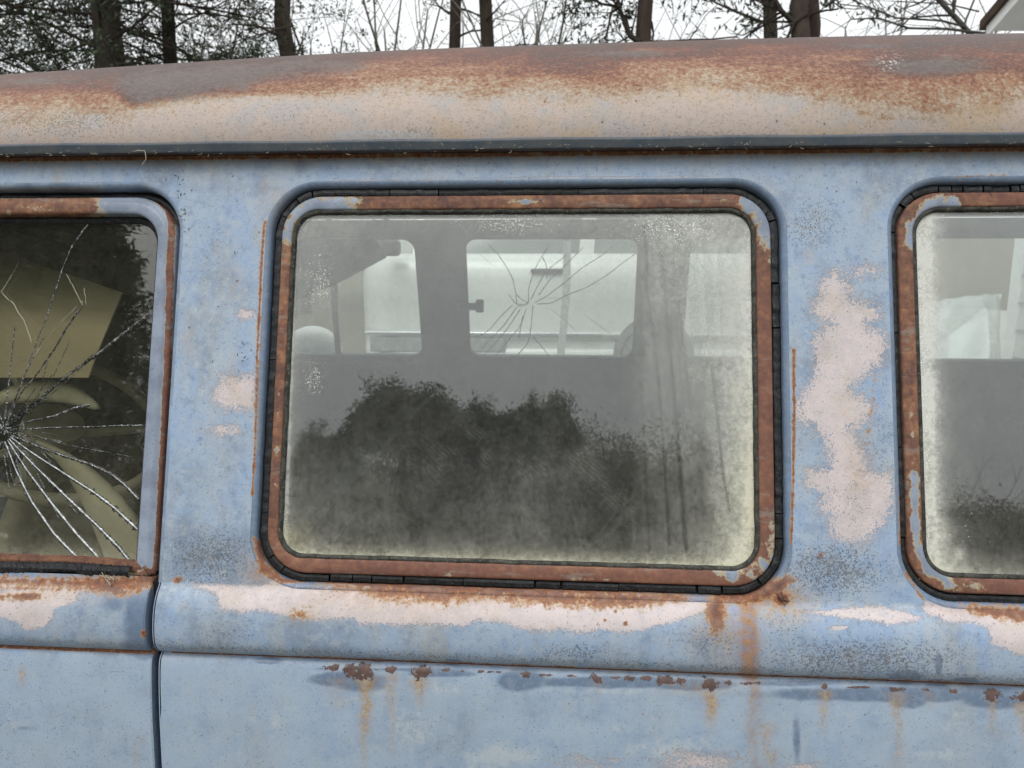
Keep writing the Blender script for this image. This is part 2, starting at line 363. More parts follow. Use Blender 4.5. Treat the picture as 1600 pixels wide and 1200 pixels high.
M_DIRTYR = simple('mossy_grey_gasket', (.03, .03, .028), (.075, .075, .065), 110, .85, .2, .9, .0015, speck=(330, (.17, .16, .11), .7))

def glass_material(name, refl=.072, wav=.0006, tint=(.93, .96, .94), dustcol=(.60, .605, .56)):
    g = NG(name); du, ye, sp, wp = g.attr('du'), g.attr('ye'), g.attr('sp'), g.attr('wp')
    nf = g.noise(170, 5, .7); nm = g.noise(35, 5, .6); ns = g.noise(640, 2, .5); nv = g.noise((60, 60, 3.0), 4, .6)
    d = g.math('MULTIPLY', du, g.sstep(g.math('ADD', g.math('MULTIPLY', nf, .55), g.math('MULTIPLY', nm, .45)), .25, .75, .45, 1.5))
    d = g.math('MULTIPLY', d, g.sstep(nv, .3, .7, .9, 1.1))
    th = g.fmix(sp, .80, .53); spk = g.math('MULTIPLY', g.sstep(ns, th, g.math('ADD', th, .05)), g.math('MULTIPLY', g.sstep(sp, 0, .12), .62))
    wi = g.n('ShaderNodeTexWave', {'Vector': g.pos, 'Scale': 95.0, 'Distortion': 5.0, 'Detail': 3.0, 'Detail Scale': 1.4}, bands_direction='DIAGONAL').outputs['Fac']
    d = g.math('ADD', d, g.math('MULTIPLY', wp, g.math('MULTIPLY', g.sstep(wi, .6, .98), g.math('MULTIPLY', g.sstep(nm, .42, .65), .075))))
    d = g.math('ADD', d, spk, clamp=True)
    dc = g.mix(ye, dustcol, (.60, .575, .42)); dc = g.mix(spk, dc, (.8, .8, .77))
    dust = g.n('ShaderNodeBsdfDiffuse', {'Color': dc}); 
    tr = g.n('ShaderNodeBsdfTransparent', {'Color': tint})
    nb = g.bump(g.noise((5, 5, 9), 2, .5), .5, wav)
    gl = g.n('ShaderNodeBsdfGlossy', {'Color': (1, 1, 1), 'Roughness': .012, 'Normal': nb})
    fr = g.n('ShaderNodeFresnel', {'IOR': 1.5}).outputs[0]
    k = g.math('MULTIPLY', fr, refl/.04, clamp=True)
    a = g.n('ShaderNodeMixShader', {0: k, 1: tr.outputs[0], 2: gl.outputs[0]})
    b = g.n('ShaderNodeMixShader', {0: d, 1: a.outputs[0], 2: dust.outputs[0]})
    g.t.links.new(b.outputs[0], g.out.inputs[0]); return g.m
M_GLASS = glass_material('dusty_window_glass'); M_GLASS2 = glass_material('dark_door_glass', .045, .0012, (.95, .955, .90), (.48, .47, .36))
M_GFAR = glass_material('far_window_glass', .04, .0006, (.95, .97, .96), (.62, .63, .60))

# ------------------------------------------------------------------ body skin: structured sheets with window holes
PROF = [(.085, 1.775), (.0765, 1.745), (.0729, 1.730), (-.0622, 1.2258), (-.0648, 1.2222), (-.0703, 1.2165), (-.0758, 1.2080), (-.0805, 1.1965), (-.0835, 1.1830),
        (-.0850, 1.1700), (-.0845, 1.1600), (-.0815, 1.1520), (-.0770, 1.1470), (-.0700, 1.1440), (-.0690, 1.1415), (-.0745, 1.1365), (-.0775, 1.1290), (-.0800, 1.1150),
        (-.0830, 1.0900), (-.0870, 1.04), (-.0930, .90), (-.0950, .75), (-.0900, .62), (-.0800, .50), (-.0700, .42), (-.045, .34), (-.02, .33)]
PROF = np.array(PROF)
def sample_profile(P, step_fn):
    out = [P[0]]
    for a, b in zip(P[:-1], P[1:]):
        L = np.hypot(*(b-a)); n = max(1, int(math.ceil(L/step_fn((a+b)/2, L))))
        for k in range(1, n+1): out.append(a+(b-a)*k/n)
    return np.array(out)
def catmull(P, n=5):
    P = np.asarray(P, float); Q = np.concatenate([[2*P[0]-P[1]], P, [2*P[-1]-P[-2]]]); out = []
    for i in range(1, len(Q)-2):
        for t in np.arange(n)/n:
            out.append(.5*((2*Q[i])+(-Q[i-1]+Q[i+1])*t+(2*Q[i-1]-5*Q[i]+4*Q[i+1]-Q[i+2])*t*t+(-Q[i-1]+3*Q[i]-3*Q[i+1]+Q[i+2])*t**3))
    return np.array(out+[Q[-2]])
PROF = np.concatenate([PROF[:4], catmull(PROF[3:13], 5)[1:], PROF[13:15], catmull(PROF[14:], 5)[1:]])
def rrect_sd(X, V, x0, x1, v0, v1, r):
    cx, cv = (x0+x1)/2, (v0+v1)/2; qx = np.abs(X-cx)-(x1-x0)/2+r; qv = np.abs(V-cv)-(v1-v0)/2+r
    return np.hypot(np.maximum(qx, 0), np.maximum(qv, 0))+np.minimum(np.maximum(qx, qv), 0)-r
def vz(z): return (z-Z0)/C15
OPEN_M = (-.3610, .2480, vz(1.2300), vz(1.689), .056); OPEN_R = (.3735, .9785, vz(1.2315), vz(1.689), .056)
OPEN_D = (-1.18, -.4785, vz(1.02), vz(1.690), .060)
LIP = .0065
def sheet(name, Xs, P, mat, parent, holes=(), attrs=None, hole_off=LIP, keep=None, flip=False):
    nx, nz = len(Xs), len(P); X, I = np.meshgrid(Xs, np.arange(nz)); Y = P[I, 0]; Z = P[I, 1]
    V = np.stack([X, Y, Z], -1).reshape(-1, 3).astype(float)
    i = np.arange(nz-1)[:, None]*nx+np.arange(nx-1)[None]; Q = np.stack([i, i+1, i+nx+1, i+nx], -1).reshape(-1, 4)
    if not flip: Q = Q[:, ::-1]
    for h in holes:
        sdv = rrect_sd(V[:, 0], (V[:, 2]-Z0)/C15, *h)-hole_off
        kq = (sdv[Q] > 0).sum(1) > 0; Q = Q[kq]
        used = np.zeros(len(V), bool); used[Q.ravel()] = True
        mv = used & (sdv < 0)
        for _ in range(4):                       # pull the stepped rim onto the true outline
            x, v = V[mv, 0], (V[mv, 2]-Z0)/C15; e = 1e-5; s0 = rrect_sd(x, v, *h)-hole_off
            gx = (rrect_sd(x+e, v, *h)-hole_off-s0)/e; gv = (rrect_sd(x, v+e, *h)-hole_off-s0)/e
            x = x-s0*gx; v = v-s0*gv; z = Z0+v*C15; yoff = (z-V[mv, 2])*(T if P[0, 0] < YC else -T)
            V[mv, 0] = x; V[mv, 1] += yoff; V[mv, 2] = z
    if keep is not None: Q = Q[keep(V[Q].mean(1))]
    used = np.unique(Q); rem = np.full(len(V), -1); rem[used] = np.arange(len(used)); V = V[used]; Q = rem[Q]
    me = np_mesh(name, V, Q)
    if attrs:
        px, py = proj(V)
        for k, a in attrs(px, py, V).items(): set_attr(me, k, a)
    return new_obj(name, me, parent, mat)

def lin(*pts): return np.concatenate([np.linspace(a, b, max(2, int(round(abs(b-a)/s))+1))[(0 if i == 0 else 1):] for i, (a, b, s) in enumerate(pts)])

def rr_path(x0, x1, v0, v1, r, off=0.0, step=.0025):
    """closed list of in-plane points (x, v) and outward directions"""
    pts = []; cs = [(x1-r, v1-r, 0), (x0+r, v1-r, 90), (x0+r, v0+r, 180), (x1-r, v0+r, 270)]
    for i, (cx, cv, a) in enumerate(cs):
        n = max(6, int(r*math.pi/2/step))
        for k in range(n+1):
            t = R(a+90*k/n); pts.append((cx, cv, math.cos(t), math.sin(t), r))
        nx_ = cs[(i+1) % 4]; t = R(a+90); ax, av = cx+r*math.cos(t), cv+r*math.sin(t)
        bx, bv = nx_[0]+r*math.cos(t), nx_[1]+r*math.sin(t); L = math.hypot(bx-ax, bv-av); n = int(L/step)
        for k in range(1, n): pts.append((cx+(nx_[0]-cx)*k/n, cv+(nx_[1]-cv)*k/n, math.cos(t), math.sin(t), r))
    return np.array(pts)
def sweep(rect, prof, near=True, sel=None, step=.0025, jitter=None, lf=0.0):
    """prof: list of (d outward in plane, h along the outer normal)."""
    p = rr_path(*rect, step=step); P2 = np.array(prof)
    if sel is not None: p = p[sel]
    D = (p[:, 4:5]+P2[None, :, 0]); H = np.broadcast_to(P2[None, :, 1], D.shape).copy()
    if lf: D = np.where(P2[None, :, 0] < 0, p[:, 4:5]+P2[None, :, 0]*(1-lf*np.clip(-p[:, 2:3], 0, 1)), D)
    if jitter is not None: D = D+jitter[0](len(p))[:, None]; H = H+jitter[1](len(p))[:, None]
    x = p[:, 0:1]+p[:, 2:3]*D; v = p[:, 1:2]+p[:, 3:4]*D
    if near: V = np.stack([x, v*S15+H*NN[1], Z0+v*C15+H*NN[2]], -1)
    else: V = np.stack([x, 2*YC-v*S15-H*NN[1], Z0+v*C15+H*NN[2]], -1)
    n, m = V.shape[:2]; V = V.reshape(-1, 3); i = np.arange(n if sel is None else n-1); j = (i+1) % n
    Q = np.concatenate([np.stack([i*m+k, i*m+k+1, j*m+k+1, j*m+k], 1) for k in range(m-1)])
    if near: Q = Q[:, ::-1]
    return V, Q
def cat(parts):
    Vs, Qs, o = [], [], 0
    for V, Q in parts: Vs.append(V); Qs.append(Q+o); o += len(V)
    return np.concatenate(Vs), np.concatenate(Qs)
LIPP = [(LIP+.0006, -.0004)]+[(LIP*(1-math.sin(R(a))), -LIP*(1-math.cos(R(a)))) for a in range(10, 91, 10)]+[(-.0002, -.012), (-.0006, -.022)]

# ---- traced paint condition of the side
PILLAR = [(1302,419),(1325,439),(1331,468),(1352,471),(1375,477),(1376,497),(1357,509),(1375,515),(1387,527),(1384,556),(1375,573),(1357,585),(1340,597),(1329,609),(1350,620),(1362,633),(1356,660),(1332,672),(1344,690),(1356,732),(1392,741),(1401,762),(1392,798),(1380,822),(1368,840),(1344,849),(1308,846),(1296,828),(1296,807),(1281,795),(1287,771),(1257,759),(1260,735),(1290,729),(1296,711),(1284,681),(1272,669),(1242,660),(1239,630),(1257,609),(1267,585),(1273,559),(1270,538),(1273,521),(1296,506),(1264,489),(1270,474),(1282,457),(1282,439)]
BELT = [(294,914),(330,912),(400,915),(430,905),(520,908),(700,915),(900,922),(1080,926),(1130,935),(1098,958),(1048,975),(996,986),(975,988),(935,983),(911,990),(876,983),(850,986),(815,984),(790,972),(744,972),(728,978),(656,975),(619,978),(600,975),(565,977),(550,967),(475,970),(453,966),(412,953),(375,958),(344,952),(337,927)]
BELT2 = [(1250,956),(1317,951),(1363,946),(1416,956),(1445,967),(1387,977),(1357,970),(1322,967)]
BELT3 = [(1439,951),(1445,940),(1492,943),(1521,949),(1700,961),(1700,1060),(1610,1030),(1550,1007),(1544,981),(1521,972),(1468,972),(1468,964),(1451,962)]
CHIPS = [(520,1044,12,6),(546,1046,12,9),(568,1049,15,12),(612,1045,9,5),(658,1051,14,10),(697,1047,6,3),(722,1049,5,2),(752,1049,4,2),(820,1054,6,4),(893,1056,7,2),(932,1060,9,7),(960,1059,6,2),(986,1060,9,4),(1010,1060,8,3),(1040,1064,14,6),(1062,1065,9,6),(1110,1070,14,10),(1136,1067,5,3),(1286,1072,5,6),(1402,1076,12,4),(1447,1078,6,3),(1488,1080,9,3),(1550,1086,14,8),(1597,1089,12,7),(770,1050,10,1.5),(850,1055,14,1.5),(1170,1068,16,2),(1340,1074,20,1.6)]
def side_attrs(x, y, V):
    z = V[:, 2]; vis = (z > 1.0)
    pr = mx(poly(x, y, PILLAR, 26), poly(x, y, BELT, 9), poly(x, y, BELT2, 8), poly(x, y, BELT3, 9), poly(x, y, [(345,590),(400,585),(400,640),(350,640),(330,625)], 22),
            ell(x, y, 385, 492, 16, 9)*.9, ell(x, y, 350, 672, 28, 10)*.85, ell(x, y, 1312, 981, 15, 4), ell(x, y, 905, 1196, 60, 12)*.85, ell(x, y, 1090, 1190, 60, 16)*.8, ell(x, y, 860, 1197, 40, 10)*.9, ell(x, y, 1260, 1200, 30, 8)*.8,
            ell(x, y, 1345, 425, 40, 16)*.62, ell(x, y, 1400, 535, 12, 6)*.8, gau(x, y, 1320, 590, 95, 160)*.28)
    # crease highlight over the window, painted in as a thin primer-coloured line
    pr = mx(pr, seg(x, y, [(530,283),(700,280),(900,277),(1108,275)], .7, 1.6))
    ru = mx(poly(x, y, [(486,902),(560,912),(700,914),(900,920),(1060,928),(1075,936),(980,948),(900,947),(820,942),(760,930),(690,940),(600,934),(560,922),(500,910)], 17)*.86,
            poly(x, y, [(520,906),(700,914),(900,920),(1020,926),(900,930),(700,926),(560,918)], 6)*.95,
            seg(x, y, [(1166,930),(1168,960),(1170,1000),(1170,1050)], 14, 10)*.30, ell(x, y, 1120, 955, 13, 32)*.86, poly(x, y, [(1110,925),(1180,915),(1225,900),(1243,905),(1222,925),(1180,945),(1120,940)], 9)*.85,
            poly(x, y, [(396,840),(410,850),(415,880),(440,903),(480,912),(440,910),(405,893)], 6)*.98, ell(x, y, 469, 960, 15, 10)*.62,
            seg(x, y, [(414,345),(409,400),(406,470),(402,560),(399,700),(394,775)], 1.5, 3)*.92,
            seg(x, y, [(1240,540),(1241,640),(1239,760),(1236,850)], 1.7, 3)*np.clip(.45+.55*(y > 545), 0, 1),
            seg(x, y, [(1397,372),(1400,410),(1403,480),(1407,560),(1407,700),(1406,850)], 1.6, 3)*.9,
            seg(x, y, [(1415,895),(1428,915),(1443,936)], 2, 4)*.85, seg(x, y, [(1495,277),(1540,274),(1620,272)], .8, 1.8)*.8,
            poly(x, y, [(1500,945),(1620,950),(1620,975),(1560,968),(1520,958)], 12)*.78, ell(x, y, 1222, 936, 13, 8), ell(x, y, 340, 1190, 3, 3), ell(x, y, 277, 906, 7, 4)*.9,
            ell(x, y, 962, 955, 3, 4)*.9, ell(x, y, 977, 974, 3, 3)*.9, ell(x, y, 945, 969, 2.5, 2.5)*.9, ell(x, y, 934, 975, 2, 3)*.8,
            seg(x, y, [(1368,590),(1362,640),(1352,700)], 2, 6)*.42, ell(x, y, 1282, 867, 3, 4)*.9)
    cre = np.abs(z-1.1428) < .0018; ru = mx(ru, np.where(cre & (x > 268), .95, 0), np.where((np.abs(z-1.1475) < .003) & (x > 460), .40, 0))
    ru = mx(ru, np.where(z > 1.7225, .55, 0))
    oc = mx(streak(x, y, 570, 1060, 1230, 9)*1.1, streak(x, y, 572, 1058, 1110, 14), streak(x, y, 612, 1052, 1190, 8)*.6, streak(x, y, 657, 1060, 1110, 12)*1.1, streak(x, y, 530, 1060, 1120, 16)*.4, streak(x, y, 1110, 1080, 1155, 10)*1.1,
            streak(x, y, 1175, 1055, 1290, 9)*.6, streak(x, y, 1288, 1078, 1170, 8)*.75, streak(x, y, 1403, 1082, 1260, 11)*.7, streak(x, y, 1552, 1092, 1160, 9)*.8, streak(x, y, 1450, 1082, 1110, 8)*.4,
            streak(x, y, 1195, 1130, 1290, 13)*.6, streak(x, y, 930, 1066, 1100, 7)*.4, streak(x, y, 1598, 1098, 1180, 9)*.8, streak(x, y, 1205, 1170, 1300, 9)*.7,
            gau(x, y, 1222, 945, 50, 30)*.9, gau(x, y, 1125, 985, 45, 30)*.6, gau(x, y, 1150, 1020, 50, 40)*.3, gau(x, y, 1168, 990, 26, 70)*.5, gau(x, y, 1325, 1025, 12, 10)*.5, gau(x, y, 355, 925, 40, 16)*.25, gau(x, y, 470, 962, 24, 14)*.5,
            seg(x, y, BELT[6:10], 5, 14)*.38, gau(x, y, 370, 450, 14, 30)*.3, gau(x, y, 365, 590, 10, 40)*.35, gau(x, y, 290, 540, 8, 35)*.3, gau(x, y, 1345, 735, 30, 60)*.35, gau(x, y, 1100, 1075, 60, 12)*.35,
            gau(x, y, 430, 318, 30, 30)*.25, gau(x, y, 335, 262, 8, 25)*.3, gau(x, y, 415, 290, 10, 25)*.3, gau(x, y, 640, 940, 160, 26)*.35, gau(x, y, 1260, 400, 14, 12)*.3,
            seg(x, y, [(411,380),(399,700)], 3, 6)*.35, gau(x, y, 405, 890, 30, 26)*.4, gau(x, y, 1415, 400, 14, 60)*.25)
    oc = mx(oc, .45*np.clip(1-(1.7225-z)/.011, 0, 1))
    gr = mx(gau(x, y, 330, 870, 90, 60)*.95, gau(x, y, 1300, 890, 110, 55), gau(x, y, 1350, 1030, 210, 42)*.95, gau(x, y, 330, 400, 60, 110)*.45, gau(x, y, 1270, 350, 60, 60)*.75, gau(x, y, 1380, 690, 40, 80)*.55,
            gau(x, y, 1330, 790, 70, 90)*.5, gau(x, y, 350, 990, 90, 45)*.55, gau(x, y, 1110, 1000, 60, 45)*.7, gau(x, y, 430, 1120, 60, 90)*.35, .75*np.clip(1-np.abs(z-1.157)/.018, 0, 1), gau(x, y, 900, 1020, 90, 20)*.8,
            gau(x, y, 1230, 985, 60, 50)*.6, gau(x, y, 1200, 1130, 90, 60)*.3, gau(x, y, 1380, 1130, 60, 60)*.35)
    gr = np.maximum(gr*.92, .27)
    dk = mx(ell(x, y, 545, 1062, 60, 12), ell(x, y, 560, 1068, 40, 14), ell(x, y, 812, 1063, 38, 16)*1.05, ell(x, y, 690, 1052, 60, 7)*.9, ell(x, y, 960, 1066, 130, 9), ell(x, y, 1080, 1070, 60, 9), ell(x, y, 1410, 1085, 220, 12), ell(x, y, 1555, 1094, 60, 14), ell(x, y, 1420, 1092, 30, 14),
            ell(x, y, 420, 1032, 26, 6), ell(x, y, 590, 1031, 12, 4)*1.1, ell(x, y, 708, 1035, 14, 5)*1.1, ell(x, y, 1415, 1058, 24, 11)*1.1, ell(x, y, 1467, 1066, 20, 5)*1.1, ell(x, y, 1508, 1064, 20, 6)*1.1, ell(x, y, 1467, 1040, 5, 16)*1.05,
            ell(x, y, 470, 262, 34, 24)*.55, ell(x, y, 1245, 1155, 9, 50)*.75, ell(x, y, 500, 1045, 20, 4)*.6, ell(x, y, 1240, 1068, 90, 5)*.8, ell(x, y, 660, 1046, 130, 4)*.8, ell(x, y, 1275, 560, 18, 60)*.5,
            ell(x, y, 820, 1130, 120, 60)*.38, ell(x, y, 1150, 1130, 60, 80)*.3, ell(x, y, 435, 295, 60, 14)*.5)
    li = mx(gau(x, y, 430, 1130, 26, 30)*.55, seg(x, y, [(378,1128),(430,1108),(520,1100),(600,1080)], 5, 14)*.62, gau(x, y, 700, 1075, 60, 14)*.55, gau(x, y, 780, 1185, 90, 26)*.8, gau(x, y, 640, 1140, 60, 50)*.55, gau(x, y, 560, 1175, 60, 20)*.5, gau(x, y, 1060, 1170, 120, 26)*.6, gau(x, y, 1460, 1180, 90, 20)*.5, seg(x, y, [(372,1130),(374,1200)], 3, 14)*.6, gau(x, y, 930, 1080, 200, 10)*.5, gau(x, y, 1320, 1115, 60, 30)*.42, gau(x, y, 1500, 1125, 80, 40)*.45,
            gau(x, y, 330, 560, 60, 200)*.36, seg(x, y, [(275,906),(400,915),(500,918)], 3, 6)*.62, seg(x, y, [(1240,938),(1400,946),(1450,948)], 5, 8)*.62, gau(x, y, 700, 262, 260, 14)*.4, gau(x, y, 1420, 300, 20, 60)*.4,
            seg(x, y, [(1402,380),(1412,560),(1412,850)], 2, 5)*.7, seg(x, y, [(1232,560),(1232,860)], 3, 5)*.75, seg(x, y, [(418,360),(405,700)], 2, 5)*.6, gau(x, y, 1000, 1130, 260, 60)*.33)
    pe = np.zeros_like(x)
    for (a, b, c_, d_) in CHIPS: pe = np.maximum(pe, ell(x, y, a, b, c_, d_)*(y > 1030))
    pe = pe*(z < 1.1405)
    off = ~vis
    lw = np.clip((1.138-z)/.006, 0, 1)*.85+.35*gau(x, y, 700, 1010, 500, 30)*0
    rb = mx(seg(x, y, [(1166,925),(1168,960),(1171,1000),(1172,1052)], 13, 7)*1.0, gau(x, y, 1122, 950, 16, 34)*.8, gau(x, y, 1165, 935, 60, 14)*.85, gau(x, y, 1215, 930, 26, 20)*.7, gau(x, y, 1160, 980, 30, 60)*.35,
            .8*gau(x, y, 700, 928, 160, 12), .7*gau(x, y, 960, 934, 130, 11), .5*gau(x, y, 410, 895, 24, 18), streak(x, y, 1180, 1055, 1250, 12)*.35, gau(x, y, 1540, 955, 70, 9)*.5, .5*gau(x, y, 600, 920, 120, 8))
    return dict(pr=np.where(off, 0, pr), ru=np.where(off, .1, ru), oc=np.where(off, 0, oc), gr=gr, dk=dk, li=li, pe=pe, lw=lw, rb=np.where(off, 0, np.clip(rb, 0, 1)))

DOORP = [(-20,925),(60,918),(125,922),(118,938),(105,945),(85,952),(82,965),(70,980),(40,985),(25,972),(-20,958)]
def door_attrs(x, y, V):
    z = V[:, 2]
    pr = mx(poly(x, y, DOORP, 6), poly(x, y, [(-20,905),(120,912),(200,925),(140,928),(60,925),(-20,925)], 8)*.8)
    ru = mx(poly(x, y, [(-20,902),(240,898),(236,912),(208,928),(175,930),(135,922),(60,918),(-20,914)], 12)*.74, seg(x, y, [(-20,917),(90,921)], 2, 6)*.7, ell(x, y, 42, 932, 24, 5)*.85, ell(x, y, 5, 932, 20, 6)*.6,
            ell(x, y, 224, 990, 4, 5)*1.1, seg(x, y, [(255,1100),(256,1135),(257,1200)], 1, 4)*.7, ell(x, y, 230, 905, 20, 10)*.95)
    ru = mx(ru, np.where((np.abs(z-1.1425) < .0036), .6, 0))
    oc = mx(gau(x, y, 60, 925, 90, 14)*.5, gau(x, y, 35, 1055, 6, 12)*.8, seg(x, y, [(222,1155),(210,1185)], 2, 6)*.5, gau(x, y, 120, 930, 50, 12)*.4)
    gr = np.maximum(mx(.6*np.clip(1-np.abs(z-1.157)/.016, 0, 1), gau(x, y, 100, 1130, 90, 60)*.4, gau(x, y, 130, 960, 60, 40)*.3), .32)
    dk = mx(ell(x, y, 226, 965, 34, 52)*1.02, ell(x, y, 180, 945, 50, 30)*.6, ell(x, y, 222, 1010, 30, 20)*1.0, ell(x, y, 40, 1138, 40, 8)*.6)
    li = mx(seg(x, y, [(120,1014),(180,1014)], 1, 3)*.9, gau(x, y, 30, 1120, 60, 60)*.4, gau(x, y, 200, 1100, 60, 40)*.35, gau(x, y, 100, 985, 100, 12)*.35)
    lw = np.clip((1.138-z)/.006, 0, 1)*1.0; rb = mx(gau(x, y, 60, 912, 160, 8)*.6, gau(x, y, 190, 915, 50, 12)*.8)
    return dict(pr=pr, ru=ru, oc=oc, gr=gr, dk=dk, li=li, pe=np.zeros_like(x), lw=lw, rb=rb)

ROOFB = np.array([(-60,128,150,185),(0,133,150,188),(100,130,150,185),(180,140,150,180),(205,160,166,174),(250,150,158,168),(330,140,148,158),(400,118,140,152),(450,112,138,152),(500,108,136,152),(560,98,124,146),(600,86,114,146),(650,82,112,140),(700,80,112,150),(750,84,118,156),(800,88,116,150),(860,92,122,152),(920,102,126,152),(960,100,122,150),(1000,86,108,146),(1060,84,104,140),(1100,84,98,134),(1140,72,106,136),(1200,74,116,146),(1300,74,126,166),(1350,84,128,182),(1420,112,130,188),(1500,104,126,186),(1560,90,120,168),(1600,84,124,152),(1700,84,124,152)], float)
def roof_attrs(x, y, V):
    b1, b2, b3 = [np.interp(x, ROOFB[:, 0], ROOFB[:, k]) for k in (1, 2, 3)]
    top = np.interp(x, [0, 800, 1600], [108, 68, 47]); b0 = np.minimum(top-6, b1-22)
    v = np.where(y < b1, np.interp((y-b0)/(b1-b0), [0, 1], [.06, .24]), np.where(y < b2, .24+.22*(y-b1)/np.maximum(b2-b1, 1), np.where(y < b3, .46+.20*(y-b2)/np.maximum(b3-b2, 1), .66+.34*np.clip((y-b3)/26, 0, 1))))
    v = np.where(y < b0, .06, v)
    red = mx(gau(x, y, 1520, 85, 90, 10), gau(x, y, 1340, 88, 110, 8), gau(x, y, 560, 108, 60, 12)*.5, gau(x, y, 1000, 78, 50, 5), gau(x, y, 40, 115, 60, 9)*.5, gau(x, y, 1220, 75, 80, 8)*.5)
    v = np.where(y < b2, v+red*.14, v)
    gy = mx(poly(x, y, [(185,128),(210,118),(330,106),(440,100),(570,95),(560,102),(480,112),(420,118),(380,140),(330,145),(260,155),(215,163),(195,140)], 22), ell(x, y, 1455, 103, 82, 13), ell(x, y, 1370, 100, 30, 10)*.7, ell(x, y, 980, 84, 60, 5)*.8, ell(x, y, 1340, 72, 60, 6)*.6, ell(x, y, 60, 126, 80, 8)*.6, np.clip((np.interp(x, [0, 800, 1600], [118, 76, 54])-y)/14, 0, 1)*.75)
    bl = mx(gau(x, y, 590, 212, 90, 12), gau(x, y, 700, 180, 60, 12)*.35, gau(x, y, 150, 190, 30, 25)*.6, gau(x, y, 850, 172, 26, 18)*.5, gau(x, y, 470, 195, 60, 20)*.35, gau(x, y, 1200, 160, 40, 12)*.25)
    gr = np.maximum(mx(gau(x, y, 90, 190, 150, 30)*.9, gau(x, y, 450, 180, 120, 40)*.5, gau(x, y, 1100, 212, 200, 10)*.8, gau(x, y, 650, 205, 120, 14)*.6, np.clip((b3-y)/40, 0, 1)*.45), .33)
    sc = gau(x, y, 1390, 97, 18, 11)*.9
    return dict(rv=v, gy=gy, gr=gr, bl=bl, sc=sc)

# ------------------------------------------------------------------ THE VAN
van = empty('old_van', 'old rusty light blue van with faded paint and dusty windows, its side filling the view', 'van', loc=(0, 0, 0))
XD = -.4735                                                     # shut line, edge of the side panel
XsS = lin((XD, .62, .0021), (.62, 1.06, .012), (1.06, 2.6, .06))
PS = sample_profile(PROF, lambda m, L: .0021 if m[1] > 1.04 else .03)
def side_keep(c):                                              # the door opening cuts the front edge
    sdv = rrect_sd(c[:, 0], (c[:, 2]-Z0)/C15, *OPEN_D)
    return np.ones(len(c), bool)
# the pillar and cantrail carry on over the door as one panel: cut the door hole out of a wider sheet
XsF = lin((-1.45, -.80, .012), (-.80, XD, .0021), (XD, .62, .0021), (.62, 1.06, .01), (1.06, 2.6, .05))
DOOR_CUT_Z = 1.2345
def cut_door(c):
    sdv = rrect_sd(c[:, 0], (c[:, 2]-Z0)/C15, *OPEN_D)
    below = (c[:, 2] < 1.30) & (c[:, 0] < XD+.001) & (c[:, 0] > -1.18)
    return ~below
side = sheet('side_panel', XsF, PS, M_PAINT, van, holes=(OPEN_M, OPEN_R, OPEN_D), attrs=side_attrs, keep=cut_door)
for nm, rect in (('window_reveal', OPEN_M), ('window_reveal', OPEN_R)):
    V, Q = sweep(rect, LIPP); me = np_mesh(nm, V, Q)
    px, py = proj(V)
    a = side_attrs(px, py, V); a['pr'] = a['pr']*.4; a['dk'] = np.full(len(V), .8); a['ru'] = a['ru']*.9; a['lw'] = np.zeros(len(V))  # whole lip darkened in its colour for the shade of the recess
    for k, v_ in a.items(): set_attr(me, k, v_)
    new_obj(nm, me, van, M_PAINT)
# door aperture reveal
V, Q = sweep(OPEN_D, LIPP[:-2]+[(-.0002, -.012), (.001, -.030)]); me = np_mesh('door_reveal', V, Q); 
kq = V[Q].mean(1)[:, 2] > 1.225
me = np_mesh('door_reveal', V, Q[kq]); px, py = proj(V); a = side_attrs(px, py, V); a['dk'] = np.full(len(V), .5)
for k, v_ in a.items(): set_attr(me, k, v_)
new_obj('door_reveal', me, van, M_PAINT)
# folded edge of the side panel down the shut line, and of the door
def fold(x_edge, sgn, zlo, zhi, name, attrf, parent):
    P = PS[(PS[:, 1] < zhi) & (PS[:, 1] > zlo)]; n = len(P); rows = []
    d = np.gradient(P, axis=0); nr = np.stack([-d[:, 1], d[:, 0]], 1); nr /= np.linalg.norm(nr, axis=1, keepdims=True); nr *= np.sign(nr[:, :1]+1e-9)  # inward normal (y,z)
    r = .0016; pr_ = [(0, .0003)]+[(sgn*r*math.sin(R(a)), r*(1-math.cos(R(a)))) for a in (20, 40, 60, 75, 90)]+[(sgn*r, .012), (sgn*r, .026)]
    V = np.concatenate([np.stack([np.full(n, x_edge+dx), P[:, 0]+nr[:, 0]*dy, P[:, 1]+nr[:, 1]*dy], 1) for dx, dy in pr_])
    i = np.arange(n-1); Q = np.concatenate([np.stack([k*n+i, k*n+i+1, (k+1)*n+i+1, (k+1)*n+i], 1) for k in range(len(pr_)-1)])
    if sgn < 0: Q = Q[:, ::-1]
    me = np_mesh(name, V, Q); px, py = proj(V)
    at_ = attrf(px, py, V); deep = np.arange(len(V)) >= n*4; at_['dk'] = np.where(deep, 1.5, at_['dk'])  # deep rows painted dark: the shade inside the shut gap
    for k, v_ in at_.items(): set_attr(me, k, v_)
    return new_obj(name, me, parent, M_PAINT)
fold(XD, -1, .35, 1.300, 'shut_line_edge', side_attrs, van)

